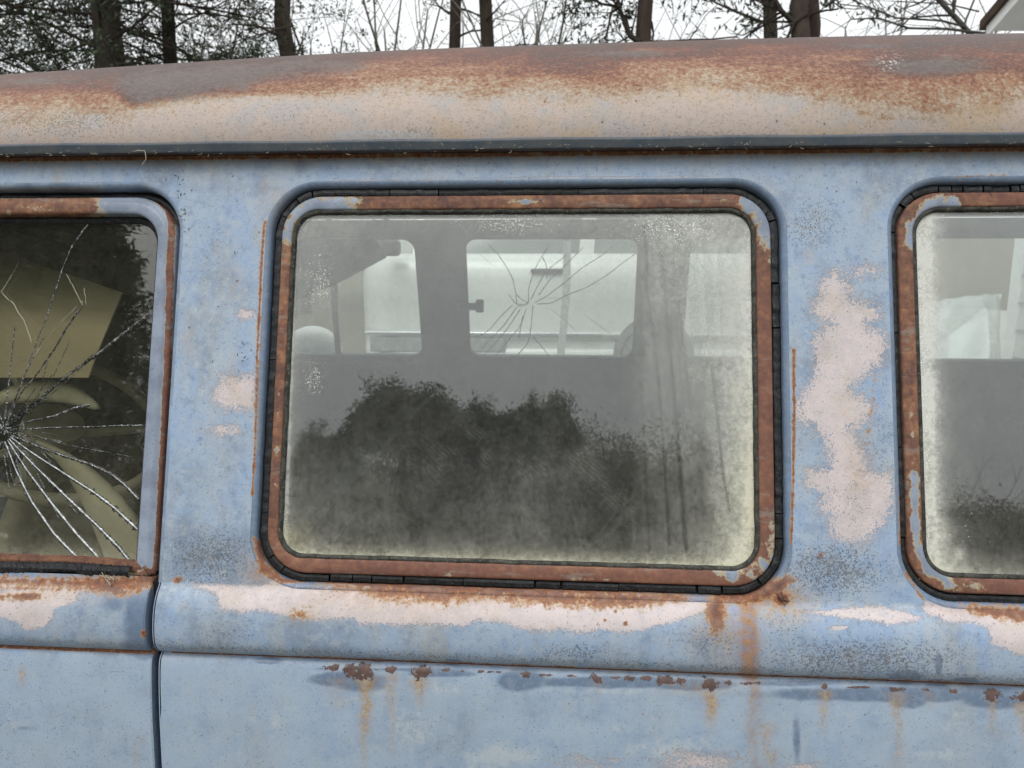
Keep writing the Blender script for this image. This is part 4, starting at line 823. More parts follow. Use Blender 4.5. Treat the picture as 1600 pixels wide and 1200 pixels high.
# far outer skin below and above the windows, a second sheet outside the lining
FP2 = FP+np.array([.03, 0]); sheet('far_outer_skin', lin((-2.05, 2.6, .012)), FP2, M_PAINT, van, holes=FH, hole_off=.004)
ph = np.radians(np.linspace(8, 90, 16)); hl = np.stack([.085+.45*(1-np.cos(ph)), 1.715+.17*np.sin(ph)], 1); hl = np.concatenate([hl, [(YC, 1.889)]]); hl = np.concatenate([hl, np.stack([2*YC-hl[-2::-1, 0], hl[-2::-1, 1]], 1)])
mb = MB(); Xh = np.linspace(-1.35, 2.55, 12); mb.rings([[(x, y, z) for x in Xh] for y, z in hl], close=False); mb.build('headliner', M_HEAD, van)
# rear end and nose: closed shells of the same section; the nose carries the windscreen
sec = [(.0729, 1.73), (-.0608, 1.231), (-.085, 1.17), (-.087, 1.04), (-.093, .9), (-.08, .5), (-.045, .34)]
rp = [(.10, 1.82), (.28, 1.90), (.55, 1.925), (YC, 1.93)]
ring = [(y, z) for y, z in sec[::-1]]+rp; ring = ring+[(2*YC-y, z) for y, z in ring[-2::-1]]
mb = MB(); mb.rings([[(2.6, y, z) for y, z in ring], [(2.66, YC+(y-YC)*.97, 1.1+(z-1.1)*.97) for y, z in ring]], close=True); mb.add([(2.66, YC+(y-YC)*.97, 1.1+(z-1.1)*.97) for y, z in ring], [tuple(range(len(ring)))]); mb.build('tailgate', M_PAINT, van)
low = [(y, z) for y, z in ring if z < 1.2]
mb = MB(); nose = [(-.085, 1.13), (-.095, .9), (-.09, .6), (-.06, .36), (1.72, .36), (1.75, .6), (1.755, .9), (1.745, 1.13)]
mb.rings([[(-1.17, y, z) for y, z in nose], [(-2.25, YC+(y-YC)*.96, z) for y, z in nose], [(-2.38, YC+(y-YC)*.88, .6+(z-.6)*.95) for y, z in nose]], close=False); mb.add([(-2.38, YC+(y-YC)*.88, .6+(z-.6)*.95) for y, z in nose], [tuple(range(8))[::-1]]); mb.build('nose_panel', M_PAINT, van)
mb = MB()
mb.rings([[(-2.30, .02, 1.12), (-1.17, -.02, 1.12)], [(-2.05, .06, 1.72), (-1.17, .07, 1.72)]], close=False); mb.build('front_quarter', M_LINER, van)
mb = MB()
for yb, yt in ((.02, .10), (1.64, 1.56)): mb.tube([(-2.28, yb, 1.10), (-2.02, yt, 1.72)], .035, 8)
mb.tube([(-2.02, .10, 1.72), (-1.99, YC, 1.78), (-2.02, 1.56, 1.72)], .05, 8); mb.build('windscreen_frame', M_PAINT, van)
mb = MB(); mb.rings([[(-2.28, .02, 1.12), (-2.34, YC, 1.12), (-2.28, 1.64, 1.12)], [(-2.03, .10, 1.72), (-2.0, YC, 1.77), (-2.03, 1.56, 1.72)]], close=False); ws = mb.build('windscreen', M_GFAR, van)
mb = MB(); mb.rings([[(-2.03, y, 1.73) for y in (.06, .3, YC, 1.36, 1.60)], [(-1.45, y, z) for y, z in ((.06, 1.73), (.28, 1.88), (YC, 1.92), (1.38, 1.88), (1.60, 1.73))]], close=False); mb.build('roof_front', M_ROOF, van)
mb = MB(); mb.box((-2.25, .02, .95), (-1.75, 1.64, 1.10)); mb.build('dashboard', simple('dark_dashboard_vinyl', (.03, .03, .026), None, 60, .6), van, bevel=.03)
M_TYRE = simple('tyre_rubber', (.02, .02, .02), (.035, .033, .03), 40, .85, .2); M_RIM = simple('rusty_rim', (.30, .30, .29), (.17, .10, .07), 30, .55, .4)
def wheel(parent, x, y0, z, r, wdt, s_=1):
    mb = MB(); prof = [(r*.62, 0), (r*.9, -.01), (r, .03), (r, wdt-.03), (r*.9, wdt+.01), (r*.62, wdt)]
    mb.rings([[(x+q*math.cos(a), y0+s_*d, z+q*math.sin(a)) for q, d in prof] for a in np.linspace(0, 2*math.pi, 41)[:-1]], close=False, loop=True); w = mb.build('wheel', M_TYRE, parent)
    mb = MB(); mb.rings([[(x+q*math.cos(a), y0+s_*d, z+q*math.sin(a)) for q, d in ((.001, .02), (r*.15, .0), (r*.3, .03), (r*.5, .012), (r*.63, .02))] for a in np.linspace(0, 2*math.pi, 33)[:-1]], close=False, loop=True); mb.build('rim', M_RIM, w); return w
for (x, y0, s_) in ((-1.15, -.05, 1), (1.6, -.05, 1), (-1.15, 1.71, -1), (1.6, 1.71, -1)): wheel(van, x, y0, .32, .32, .19, s_)

# cabin furniture
M_CREAM = simple('cream_vinyl', (.80, .76, .60), (.70, .65, .49), 25, .5, .4, .2, .003); M_SEAT = simple('charcoal_seat_cloth', (.045, .047, .045), (.07, .07, .065), 60, .9, .2)
M_STEER = simple('steering_wheel_plastic', (.50, .46, .36), None, 20, .35, .5)
def seat(x, y, w, mat, zs=.80, zb=1.18, lean=.12):
    mb = MB(); mb.box((x-.45, y-w/2, zs-.10), (x, y+w/2, zs+.02)); s_ = mb.build('seat', mat, van, bevel=.04)
    mb = MB(); m = MB(); R_ = np.array([[math.cos(lean*2), 0, math.sin(lean*2)], [0, 1, 0], [-math.sin(lean*2), 0, math.cos(lean*2)]])
    mb.box((-.05, -w/2, 0), (.06, w/2, zb-zs), (R_, np.array([x, y, zs]))); mb.build('backrest', mat, s_, bevel=.045); return s_
fs = seat(-.72, .40, .48, M_SEAT, .78, 1.22); seat(-.72, 1.25, .50, M_SEAT, .80, 1.18)
seat(.45, .95, 1.2, M_SEAT, .72, 1.10); seat(1.35, .95, 1.3, M_SEAT, .72, 1.12)
# steering wheel close behind the door glass, cream bolster of the front seat
mb = MB(); ctr = on_plane(45, 668, 0, .22); ax = np.array([.55, -.25, .80]); ax /= np.linalg.norm(ax); e1_ = np.cross(ax, [0, 0, 1.]); e1_ /= np.linalg.norm(e1_); e2_ = np.cross(ax, e1_)
ctr = ctr-e1_*.04; mb.tube([ctr+.165*(e1_*math.cos(a)+e2_*math.sin(a)) for a in np.linspace(0, 2*math.pi, 61)], .010, 10, cap=False)
for a in (R(20), R(160), R(270)): mb.tube([ctr-ax*.03, ctr+.16*(e1_*math.cos(a)+e2_*math.sin(a))], .008, 6)
mb.tube([ctr-ax*.02, ctr-ax*.5], .025, 10); mb.tube([ctr, ctr-ax*.03], .045, 14); mb.build('steering_wheel', M_STEER, van)
def bolster(name, path, mat, parent, yb):
    mb = MB(); rings = []; C_ = [on_plane(a, b, 0, yb+.05) for a, b, _, _ in path]
    for i, (a, b, rx, ry) in enumerate(path):
        t = C_[min(i+1, len(path)-1)]-C_[max(i-1, 0)]; t[1] = 0; t /= np.linalg.norm(t); w = np.array([-t[2], 0, t[0]]); k = (C_[i][1]+.85)/1155.
        rings.append([C_[i]+w*rx*k*math.cos(q)+np.array([0, ry*k*math.sin(q), 0]) for q in np.linspace(0, 2*math.pi, 19)[:-1]])
    mb.rings(rings, cap=True); return mb.build(name, mat, parent, sub=1)
bolster('seat_bolster', [(52,688,2,3),(80,700,7,6),(115,728,17,12),(150,768,30,18),(182,818,40,24),(208,875,46,26),(225,930,46,26)], M_CREAM, fs, -.005)
bolster('seat_shoulder', [(-30,640,6,5),(0,622,12,10),(40,612,18,14),(85,610,20,14),(125,620,15,12),(158,640,5,5)], M_CREAM, fs, .10)
# far seat belt hanging, its latch, sun visor, far door mirror
_g = NG('grey_seat_belt_webbing'); _m = _g.n('ShaderNodeMixShader', {0: .55, 1: _g.n('ShaderNodeBsdfDiffuse', {'Color': (.5, .51, .5)}).outputs[0], 2: _g.n('ShaderNodeBsdfTranslucent', {'Color': (.75, .76, .75)}).outputs[0]}); _g.t.links.new(_m.outputs[0], _g.out.inputs[0]); M_BELT = _g.m; M_VIS = simple('grey_sun_visor', (.10, .11, .11), (.13, .14, .14), 30, .8)
pts = [(886,376),(886,420),(884,470),(881,510),(877,545),(866,690)]
mb = MB(); mb.rings([[at(a-6, b, 3.6), at(a+6, b, 3.6), at(a+6, b, 3.64), at(a-6, b, 3.64)] for a, b in pts], cap=True); tag(mb.build('grey_post', simple('pale_grey_post', (.46, .47, .46), None, 30, .7), None), 'pale grey post standing close beside the white car, seen through the cracked far window', 'post')
mb = MB(); p0, p1 = at(716, 473, 1.60), at(753, 485, 1.56); mb.box((p0[0], 1.56, p1[2]), (p1[0], 1.60, p0[2])); p0, p1 = at(744, 468, 1.56), at(755, 488, 1.56); mb.box((p0[0], 1.545, p1[2]), (p1[0], 1.585, p0[2])); mb.build('door_latch', simple('grey_latch_plastic', (.26, .27, .27), None, 30, .6), van, bevel=.003)
vp = [at(430, 372, 1.30), at(586, 372, 1.45), at(603, 402, 1.45), at(532, 440, 1.38), at(462, 470, 1.30)]
mb = MB(); V = vp+[p+np.array([.0, .018, .0]) for p in vp]; n_ = 5; mb.add(V, [tuple(range(n_))[::-1], tuple(range(n_, 2*n_))]+[(i, (i+1) % n_, n_+(i+1) % n_, n_+i) for i in range(n_)]); mb.build('sun_visor', M_VIS, van, bevel=.004)
mb = MB(); mb.tube([at(521, 435, 1.66), at(524, 500, 1.67), at(530, 566, 1.69)], .011, 8); mb.build('vent_window_post', M_VIS, van)
M_CHROME = simple('dull_white_mirror_shell', (.62, .63, .62), (.5, .52, .52), 15, .3, .6)
mb = MB(); c_ = at(490, 548, 1.86); ringsM = []
for k, a in enumerate(np.linspace(-90, 90, 13)):
    r_ = .105*math.cos(R(a)); yy = .05*math.sin(R(a)); ringsM.append([c_+np.array([r_*1.05*math.cos(t)+.0001, yy, r_*.9*math.sin(t)+.0001]) for t in np.linspace(0, 2*math.pi, 25)[:-1]])
mb.rings(ringsM); mb.tube([c_, c_+np.array([.02, -.06, -.12]), c_+np.array([.05, -.14, -.2])], .01, 8); mb.build('door_mirror', M_CHROME, van)

mb = MB(); p0, p1 = on_plane(452, 842, 0, .30), on_plane(640, 640, 0, .75); dd = (p1-p0)/np.linalg.norm(p1-p0); w_ = np.cross(dd, [0, 1., 0]); w_ /= np.linalg.norm(w_); p0 = p0-dd*.3
mb.rings([[p0-w_*.017, p0+w_*.017, p0+w_*.017+np.array([0, .012, 0]), p0-w_*.017+np.array([0, .012, 0])], [p1-w_*.017, p1+w_*.017, p1+w_*.017+np.array([0, .012, 0]), p1-w_*.017+np.array([0, .012, 0])]], cap=True)
tag(mb.build('plank', simple('grey_weathered_plank', (.16, .165, .16), (.12, .125, .12), 20, .8), None, smooth=False), 'grey plank leaning diagonally inside the van behind the lower left of the middle window', 'plank')
# thin curtain hanging in the rear part of the middle window
def make_curtain():
    g = NG('thin_grey_curtain'); df = g.n('ShaderNodeBsdfDiffuse', {'Color': (.30, .315, .30)}); tl = g.n('ShaderNodeBsdfTranslucent', {'Color': (.30, .315, .30)}); tr = g.n('ShaderNodeBsdfTransparent')
    m0 = g.n('ShaderNodeMixShader', {0: .5, 1: df.outputs[0], 2: tl.outputs[0]}); m1 = g.n('ShaderNodeMixShader', {0: g.attr('fo'), 1: tr.outputs[0], 2: m0.outputs[0]}); g.t.links.new(m1.outputs[0], g.out.inputs[0])
    n, m = 150, 40; U, Vv = np.meshgrid(np.linspace(0, 1, n), np.linspace(0, 1, m)); x = (1000+60*0)+U*190+Vv*(6+30*U*.6+26*(1-U)); y = 334+Vv*545
    fold = np.sin(U*46+1.2*np.sin(U*9)+Vv*.8)*.5+.3*np.sin(U*91+2*Vv); P = []
    for i in range(m):
        for j in range(n): P.append(on_plane(x[i, j], y[i, j])+np.array([0, .045+.010*fold[i, j], 0]))
    i = np.arange(m-1)[:, None]*n+np.arange(n-1)[None]; me = np_mesh('curtain', np.array(P), np.stack([i, i+1, i+n+1, i+n], -1).reshape(-1, 4)); set_attr(me, 'fo', np.clip(.30+.20*fold, .08, .6).ravel()*np.clip(U*14, 0, 1).ravel()); new_obj('curtain', me, van, g.m)
make_curtain()

# torn rust hole lips at the window corner
mb = MB(); 
for a0, a1, b0, b1, c0_, c1_ in ((1213,928,1221,925,1219,935), (1221,925,1224,934,1219,937), (1228,931,1234,940,1222,936), (1222,938,1232,941,1223,945), (1214,934,1218,940,1220,934)):
    P_ = [on_plane(a0, a1), on_plane(b0, b1), on_plane(c0_, c1_)+NN*.005]; mb.add(P_, [(0, 1, 2)])
o = mb.build('torn_metal', M_LEDGE, van, smooth=False); m_ = o.modifiers.new('s', 'SOLIDIFY'); m_.thickness = .0007

# ------------------------------------------------------------------ ground, bank, hill
def gz(x, y):
    s = np.clip((y-2.0)/1.0, 0, 1); h = .56*s*s*(3-2*s); d = np.hypot(x, y)
    return h + np.clip((d-55)/160, 0, 1)**1.2*11 + .03*np.sin(x*.7)*np.sin(y*.9)*np.clip(d/10-.5, 0, 1)
def make_ground():
    t = np.concatenate([-np.geomspace(700, 8, 34), np.linspace(-7.5, 7.5, 76), np.geomspace(8, 700, 34)]); X, Y = np.meshgrid(t, t); Z = gz(X, Y)
    n = len(t); V = np.stack([X, Y, Z], -1).reshape(-1, 3); i = np.arange(n-1)[:, None]*n+np.arange(n-1)[None]; Q = np.stack([i, i+1, i+n+1, i+n], -1).reshape(-1, 4)
    g = NG('dry_winter_grass'); n1 = g.noise(.6, 5, .6); n2 = g.noise(9, 6, .7)
    c = g.mix(g.sstep(n1, .35, .65), (.115, .102, .075), (.085, .082, .052)); c = g.mix(g.sstep(n2, .4, .7, 0, .7), c, (.15, .135, .10))
    return tag(new_obj('ground', np_mesh('ground', V, Q), None, g.pbr(c, .95, 0, .1, g.bump(n2, .8, .02))), kind='structure')
make_ground()

def make_bounce_slab():  # added pale slab that bounces light up onto the house soffit
    X, Y = np.meshgrid(np.linspace(1.2, 9, 40), np.linspace(-6, 16, 90)); Z = gz(X, Y)+.012; n = 40; V = np.stack([X+.12*np.sin(Y*.6), Y, Z], -1).reshape(-1, 3); i = np.arange(89)[:, None]*n+np.arange(39)[None]
    tag(new_obj('bounce_slab', np_mesh('bounce_slab', V, np.stack([i, i+1, i+n+1, i+n], -1).reshape(-1, 4)), None, simple('pale_bounce_slab', (.42, .41, .39), (.34, .33, .31), 4, .9, .2)), kind='structure')
make_bounce_slab()

# ------------------------------------------------------------------ trees
def bark(name, a, b):
    g = NG(name); n = g.noise((9, 9, 2.2), 6, .7); n2 = g.noise(40, 4, .6)
    return g.pbr(g.mix(g.sstep(n, .38, .62), a, g.mix(n2, b, a)), .95, 0, .1, g.bump(n, 1.0, .03))
M_BARK = bark('pine_bark', (.075, .058, .048), (.032, .026, .023)); M_TWIG = bark('bare_twig_bark', (.27, .25, .22), (.17, .155, .14)); M_BARKD = bark('dark_bark', (.055, .045, .038), (.03, .025, .022))
def leafmat(name, a, b, c_):
    g = NG(name); n = g.noise(1.6, 4, .6); n2 = g.noise(14, 3, .6)
    c = g.mix(g.sstep(n, .35, .65), a, b); c = g.mix(g.sstep(n2, .5, .7, 0, .8), c, c_); return g.pbr(c, .8, 0, .15)
M_NEED = leafmat('dark_pine_needles', (.026, .040, .022), (.046, .062, .034), (.07, .078, .042)); M_BUD = leafmat('pale_green_buds', (.20, .23, .10), (.15, .18, .08), (.28, .28, .16)); M_NEED2 = leafmat('green_pine_needles', (.095, .125, .07), (.13, .165, .09), (.16, .18, .11))
def rdir(d, ang, r_):
    v = r_.normal(size=3); v -= v@d*d; v /= np.linalg.norm(v); o = d*math.cos(ang)+v*math.sin(ang); return o/np.linalg.norm(o)
def limb(p, d, L, r, depth, segs, tips, r_, bend=.25, up=0.0, split=3, nseg=4, tipdepth=0):
    q = p.copy(); dd = d.copy()
    for k in range(nseg):
        dd = rdir(dd, abs(r_.normal(0, bend)), r_); dd[2] += up; dd /= np.linalg.norm(dd); q2 = q+dd*L/nseg; r2 = r*(1-.7*(k+1)/nseg*.8)
        segs.append((*q, *q2, r*(1-.56*k/nseg), r2)); q = q2
        if depth > 0 and k >= 1:
            for _ in range(split if k < nseg-1 else split+1):
                limb(q, rdir(dd, R(r_.uniform(28, 62)), r_), L*r_.uniform(.34, .58), r2*.62, depth-1, segs, tips, r_, bend, up, split, max(2, nseg-1), tipdepth)
        if depth <= tipdepth: tips.append((q.copy(), dd.copy()))
def tufts(tips, per, ln, wd, r_, spread=.09):
    P = np.array([t[0] for t in tips]); D = np.array([t[1] for t in tips]); n = len(P)*per
    P = np.repeat(P, per, 0)+r_.normal(size=(n, 3))*spread; D = np.repeat(D, per, 0)*.6+r_.normal(size=(n, 3))*.7; D /= np.linalg.norm(D, axis=1, keepdims=True)
    S = np.cross(D, r_.normal(size=(n, 3))); S /= np.linalg.norm(S, axis=1, keepdims=True); l = ln*r_.uniform(.6, 1.3, (n, 1)); w = wd*r_.uniform(.6, 1.3, (n, 1))
    V = np.stack([P-S*w*.3, P+D*l*.5-S*w, P+D*l, P+D*l*.5+S*w], 1).reshape(-1, 3); return V, np.arange(4*n).reshape(-1, 4)
def seg_obj(name, segs, mat, parent, sides=5):
    V, Q = tube_mesh(segs, sides); return new_obj(name, np_mesh(name, V, Q), parent, mat)
def trunk_segs(H, r0, r_, lean=(0, 0), wob=.05, n=14, r1=.25):
    p = np.array([0, 0, -.4]); out = []; 
    for k in range(n):
        t = (k+1)/n; q = np.array([lean[0]*t*H+r_.normal()*wob, lean[1]*t*H+r_.normal()*wob, H*t]); out.append((*p, *q, r0*(1-(1-r1)*k/n)*(1.25 if k == 0 else 1), r0*(1-(1-r1)*(k+1)/n))); p = q
    return out
def smooth_trunk(name, segs, mat, parent, sides=14):
    mb = MB(); pts = [np.array(s[:3]) for s in segs]+[np.array(segs[-1][3:6])]; rr = [s[6] for s in segs]+[segs[-1][7]]
    o = mb.tube(pts, rr, sides).build(name, mat, parent); return o
PROTO = {}
def tree_kind(kind, seed):
    """builds the meshes of one tree; returns dict part -> (mesh, material)"""
    M_EDGE = bpy.data.materials.get('wood_edge_leaves') or leafmat('wood_edge_leaves', (.15, .14, .09), (.18, .16, .105), (.21, .18, .12))
    r_ = np.random.default_rng(seed); segs, tips = [], []; d = {}
    if kind == 'conifer':                   # limbed almost to the ground, dense dark sprays
        tr = trunk_segs(13, .21, r_, wob=.04)
        for k in range(70):
            z = 2.2+10.3*(k/92); a = k*2.4+r_.uniform(-.3, .3); L = (3.2*(1-(z/14)**1.5)+.3)*r_.uniform(.6, 1.1)
            limb(np.array([0, 0, z]), np.array([math.cos(a), math.sin(a), r_.uniform(-.15, .35)])/1.05, L, .035*(1.2-z/14), 2, segs, tips, r_, .16, -.02, 2, 4, 0)
        d['crown'] = tufts(tips, 7, .10, .015, r_, .06), M_NEED
    elif kind == 'fir':                     # dense narrow evergreen
        tr = trunk_segs(9, .16, r_, wob=.03)
        for k in range(120):
            z = .8+8.0*(k/120); a = k*2.4+r_.uniform(-.3, .3); L = (1.9*(1-(z/9.3))+.25)*r_.uniform(.7, 1.1)
            limb(np.array([0, 0, z]), np.array([math.cos(a), math.sin(a), r_.uniform(-.2, .1)]), L, .02, 2, segs, tips, r_, .14, -.01, 1, 4, 0)
        d['crown'] = tufts(tips, 12, .11, .022, r_, .07), M_NEED
    elif kind == 'pine':                    # clean trunk, crown overhead, a few dead limbs
        tr = trunk_segs(15, .20, r_, wob=.05)
        for k in range(26):
            z = 8.2+6.4*(k/26); a = k*2.4; limb(np.array([0, 0, z]), np.array([math.cos(a), math.sin(a), .25]), 2.4*r_.uniform(.6, 1.1), .05, 2, segs, tips, r_, .2, .03, 2, 4, 0)
        nt = len(tips); extra = []
        for k in range(5):
            z = r_.uniform(4.2, 6.6); a = r_.uniform(0, 6.28); limb(np.array([0, 0, z]), np.array([math.cos(a), math.sin(a), r_.uniform(-.2, .3)]), r_.uniform(.8, 1.7), .03, 1, segs, extra, r_, .25, -.03, 1, 4, 0)
        d['crown'] = tufts(tips+extra[::5], 6, .14, .014, r_, .07), M_NEED
    elif kind == 'bare':                    # fine bare twigs
        tr = trunk_segs(4.0, .10, r_, wob=.08, n=6, r1=.6); top = np.array(tr[-1][3:6])
        for k in range(5): limb(top-np.array([0, 0, .3*k]), rdir(np.array([0, 0, 1.]), R(r_.uniform(8, 38)), r_), r_.uniform(2.6, 4.0), .045, 4, segs, tips, r_, .16, .03, 1, 4, 0)
        if seed % 2: d['buds'] = tufts(tips, 2, .055, .018, r_, .05), M_BUD
    elif kind == 'round_pine':              # umbrella-like crown on a bare trunk
        tr = trunk_segs(10.0, .24, r_, wob=.08, r1=.55)
        for k in range(80):
            z = 9.7+.7*r_.uniform(); a = k*2.4; el_ = r_.uniform(-.05, .8); limb(np.array([0, 0, z]), np.array([math.cos(a)*math.cos(el_), math.sin(a)*math.cos(el_), math.sin(el_)*.6]), 1.35*r_.uniform(.5, 1.0), .05, 2, segs, tips, r_, .2, .02, 2, 4, 0)
        d['crown'] = tufts(tips, 13, .15, .032, r_, .15), M_NEED2
    elif kind == 'shrubby':                 # rounded leafy mass for the wood edge
        tr = trunk_segs(5, .16, r_, wob=.15, r1=.5)
        for k in range(60):
            z = 1.2+4.5*r_.uniform(); a = k*2.4; limb(np.array([0, 0, min(z, 5)]), np.array([math.cos(a), math.sin(a), r_.uniform(.1, .9)]), 3.0*r_.uniform(.5, 1.0), .04, 2, segs, tips, r_, .2, .03, 2, 4, 0)
        d['crown'] = tufts(tips, 7, .15, .03, r_, .22), M_EDGE
    bm_ = {'conifer': M_BARKD, 'fir': M_BARKD, 'pine': M_BARK, 'bare': M_TWIG, 'round_pine': M_BARK, 'shrubby': M_BARKD}[kind]
    out = {'trunk': (tr, bm_)}
    out['branches'] = (segs, bm_)
    for k, v in d.items(): out[k] = v
    return out
def tree(name, kind, seed, loc, label, group, rot=0, s=1.0, sz=None, lean=0.0):
    key = (kind, seed); e = empty(name, label, 'tree', group, loc); e.rotation_euler = (0, lean, rot); e.scale = (s, s, sz or s)
    if key not in PROTO:
        k = tree_kind(kind, seed); PROTO[key] = []
        t = smooth_trunk('trunk', k['trunk'][0], k['trunk'][1], e); PROTO[key].append(t)
        PROTO[key].append(seg_obj('branches', k['branches'][0], k['branches'][1], e, 4))
        for nm in ('crown', 'buds'):
            if nm in k: (V, Q), m = k[nm]; PROTO[key].append(new_obj(nm, np_mesh(nm, V, Q), e, m))
    else:
        for o in PROTO[key]: c = o.copy(); COL.objects.link(c); c.parent = e
    return e
def tloc(px, Y): p = at(px, 70, Y); return (p[0], Y, float(gz(p[0], Y)))
GP = 'trees rising behind the van roof'
tree('conifer_tree', 'conifer', 1, tloc(161, 11.5), 'dark limbed conifer with the thick brown trunk, nearest the left end of the roof', GP, 0, 1.0)
tree('pine_tree', 'pine', 4, tloc(184, 13.0), 'dark trunk half hidden right behind the thick brown leftmost trunk', GP, 1.3, 1.0)
tree('conifer_tree', 'conifer', 1, tloc(266, 15.5), 'slim black conifer between the thick left trunk and the round brown one', GP, 2.2, 1.0)
tree('conifer_tree', 'conifer', 2, tloc(-45, 12.5), 'dark conifer spray filling the top left corner of the sky', GP, 3.9, .95)
for px, Y, s, ln, sd_, lb in ((449, 13.5, 1.0, 0, 3, 'single round brown pine trunk at the edge of the dark conifers'), (709, 15.5, .85, .01, 4, 'left one of two slim pine trunks over the middle of the roof'), (763, 15.0, .95, -.012, 3, 'right one of two slim pine trunks over the middle of the roof'),
                              (1003, 14.0, 1.0, .006, 5, 'lone dark pine trunk with a forked dead branch on its left side'), (1196, 15.0, .9, -.004, 4, 'leftmost trunk of the three dark pines near the house'), (1259, 13.0, 1.05, .01, 3, 'thickest middle trunk of the three dark pines near the house'), (1318, 14.5, .95, .075, 5, 'leaning rightmost trunk of the three dark pines near the house')):
    tree('pine_tree', 'pine', sd_, tloc(px, Y) if ln < .05 else (tloc(px, Y)[0]-.075*5.5, Y, float(gz(0, Y))), lb, GP, px*.37, s, 1.0, ln)
# forked dead branch on the lone pine and sprigs on the three
GB = 'bare twiggy trees behind the roof'
for i, (px, Y, s, sd_, lb) in enumerate(((505, 17, 1.0, 11, 'budding thin tree just right of the single round trunk'), (590, 21, 1.15, 12, 'faint bare tree between the round trunk and the slim pair, farther back'), (645, 18, 1.05, 13, 'bare tree with forked stems and green buds left of the slim pair'), (822, 16, .95, 14, 'bare sapling with upright stems right of the slim pair'), (850, 20, 1.1, 11, 'bare tree with thin upright twigs left of the lone trunk'), (1080, 23, 1.2, 14, 'very faint twigs between the lone trunk and the three pines'),
                                   (1400, 25, 1.3, 12, 'arching bare branches left of the house gable'), (1475, 27, 1.4, 14, 'tangle of bare twigs right beside the house eave'), (330, 22, 1.2, 11, 'bare tree seen through the open conifer sprays'))):
    tree('bare_tree', 'bare', sd_, tloc(px, Y), lb, GB, i*1.7, s)
# explicit limbs that the photograph shows against the sky
def limbs_obj(name, label, cat, px_lines, Y, mat, group, seed, twigs=True):
    r_ = np.random.default_rng(seed); segs = []
    for pts, r0, r1 in px_lines:
        P = [at(a, b, Y+r_.normal()*.05) for a, b in pts]; n = len(P)-1
        for k in range(n): segs.append((*P[k], *P[k+1], r0+(r1-r0)*k/n, r0+(r1-r0)*(k+1)/n))
        if twigs:
            for k in range(1, n+1):
                for _ in range(3): limb(P[k], rdir((P[k]-P[k-1])/np.linalg.norm(P[k]-P[k-1]), R(r_.uniform(25, 60)), r_), r_.uniform(.3, .9), r1*.6, 1, segs, [], r_, .2, 0, 1, 4)
    return segs
lone = [o for o in COL.objects if o.get('label', '').startswith('lone dark')][0]; three = [o for o in COL.objects if o.get('label', '').startswith('thickest middle')][0]; bt = [o for o in COL.objects if o.get('label', '').startswith('arching bare')][0]; bt2 = [o for o in COL.objects if o.get('label', '').startswith('tangle of bare')][0]
def child_limbs(root, lines, Y, mat, seed, tf=0):
    bpy.context.view_layer.update(); inv = np.array(root.matrix_world.inverted()); segs = []
    for i_, ln_ in enumerate(lines):
        sg_ = limbs_obj('', '', '', [ln_], Y, mat, None, seed+i_); V, Q = tube_mesh(sg_, 5); V = V@inv[:3, :3].T+inv[:3, 3]; segs += sg_
        new_obj('limb', np_mesh('limb', V, Q), root, mat)
    if tf:
        tips = [(np.array(s[3:6]), np.array([0, 0, -1.])) for s in segs if s[7] < .02][::2]; V, Q = tufts(tips, tf, .14, .02, np.random.default_rng(seed), .06); V = V@inv[:3, :3].T+inv[:3, 3]; new_obj('needles', np_mesh('needles', V, Q), root, M_NEED)
child_limbs(lone, [([(1000,66),(985,56),(976,35),(968,14),(962,-20)], .06, .035), ([(966,12),(955,20),(950,45),(947,58)], .03, .015), ([(968,10),(940,6),(915,-8)], .03, .02)], 13.9, M_BARKD, 31, 4)
child_limbs(three, [([(1262,20),(1240,35),(1222,18),(1205,-10)], .05, .04), ([(1240,36),(1232,55),(1224,70)], .03, .02), ([(1210,55),(1200,38),(1150,18),(1118,4),(1105,-6)], .035, .012), ([(1290,10),(1300,2),(1318,-6)], .03, .02)], 12.9, M_BARKD, 32, 3)
child_limbs(bt2, [([(1522,60),(1490,24),(1462,-6),(1440,-30)], .038, .03), ([(1540,52),(1480,45),(1420,44),(1372,28),(1330,30)], .022, .010), ([(1510,42),(1470,32),(1400,28),(1360,12),(1310,6)], .018, .008), ([(1530,18),(1480,6),(1400,2)], .012, .008), ([(1402,48),(1420,30),(1450,10),(1470,-8)], .014, .008)], 10.5, simple('grey_brown_bark', (.10, .095, .085), (.05, .045, .04), 20, .9, .1), 33)

# trees behind the photographer, seen mirrored in the glass
GR2 = 'trees across the yard behind the photographer'
TOPS = {}
def rtree(name, kind, seed, px, dist, s, label, ytop, rot=0.):
    p = on_plane(px, ytop); d = p-CP; d /= np.linalg.norm(d); r = d-2*(d@NN)*NN; h = np.hypot(r[0], r[1]); q = p+r/h*dist; g0 = float(gz(q[0], q[1]))
    t = tree(name, kind, seed, (q[0], q[1], g0), label, GR2, rot, s, 1.0)
    if kind not in TOPS: TOPS[kind] = max(np.percentile(np.array([v.co.z for v in o.data.vertices]), 99.7) for o in PROTO[(kind, seed)])
    t.scale[2] = (q[2]-g0)/TOPS[kind]; return t
rtree('round_pine_tree', 'round_pine', 6, 640, 30, 1.25, 'green round-crowned pine mirrored at the left of the middle window', 610)
rtree('round_pine_tree', 'round_pine', 6, 762, 33, 1.05, 'broad pine mirrored just right of the round-crowned one', 636, 2.0)
rtree('round_pine_tree', 'round_pine', 6, 848, 34, .95, 'tallest pine of the mirrored wood, near the middle of the glass', 622, 4.0)
rtree('round_pine_tree', 'round_pine', 6, 805, 31, .8, 'lower pine filling the gap between the two broad mirrored ones', 662, 1.0)
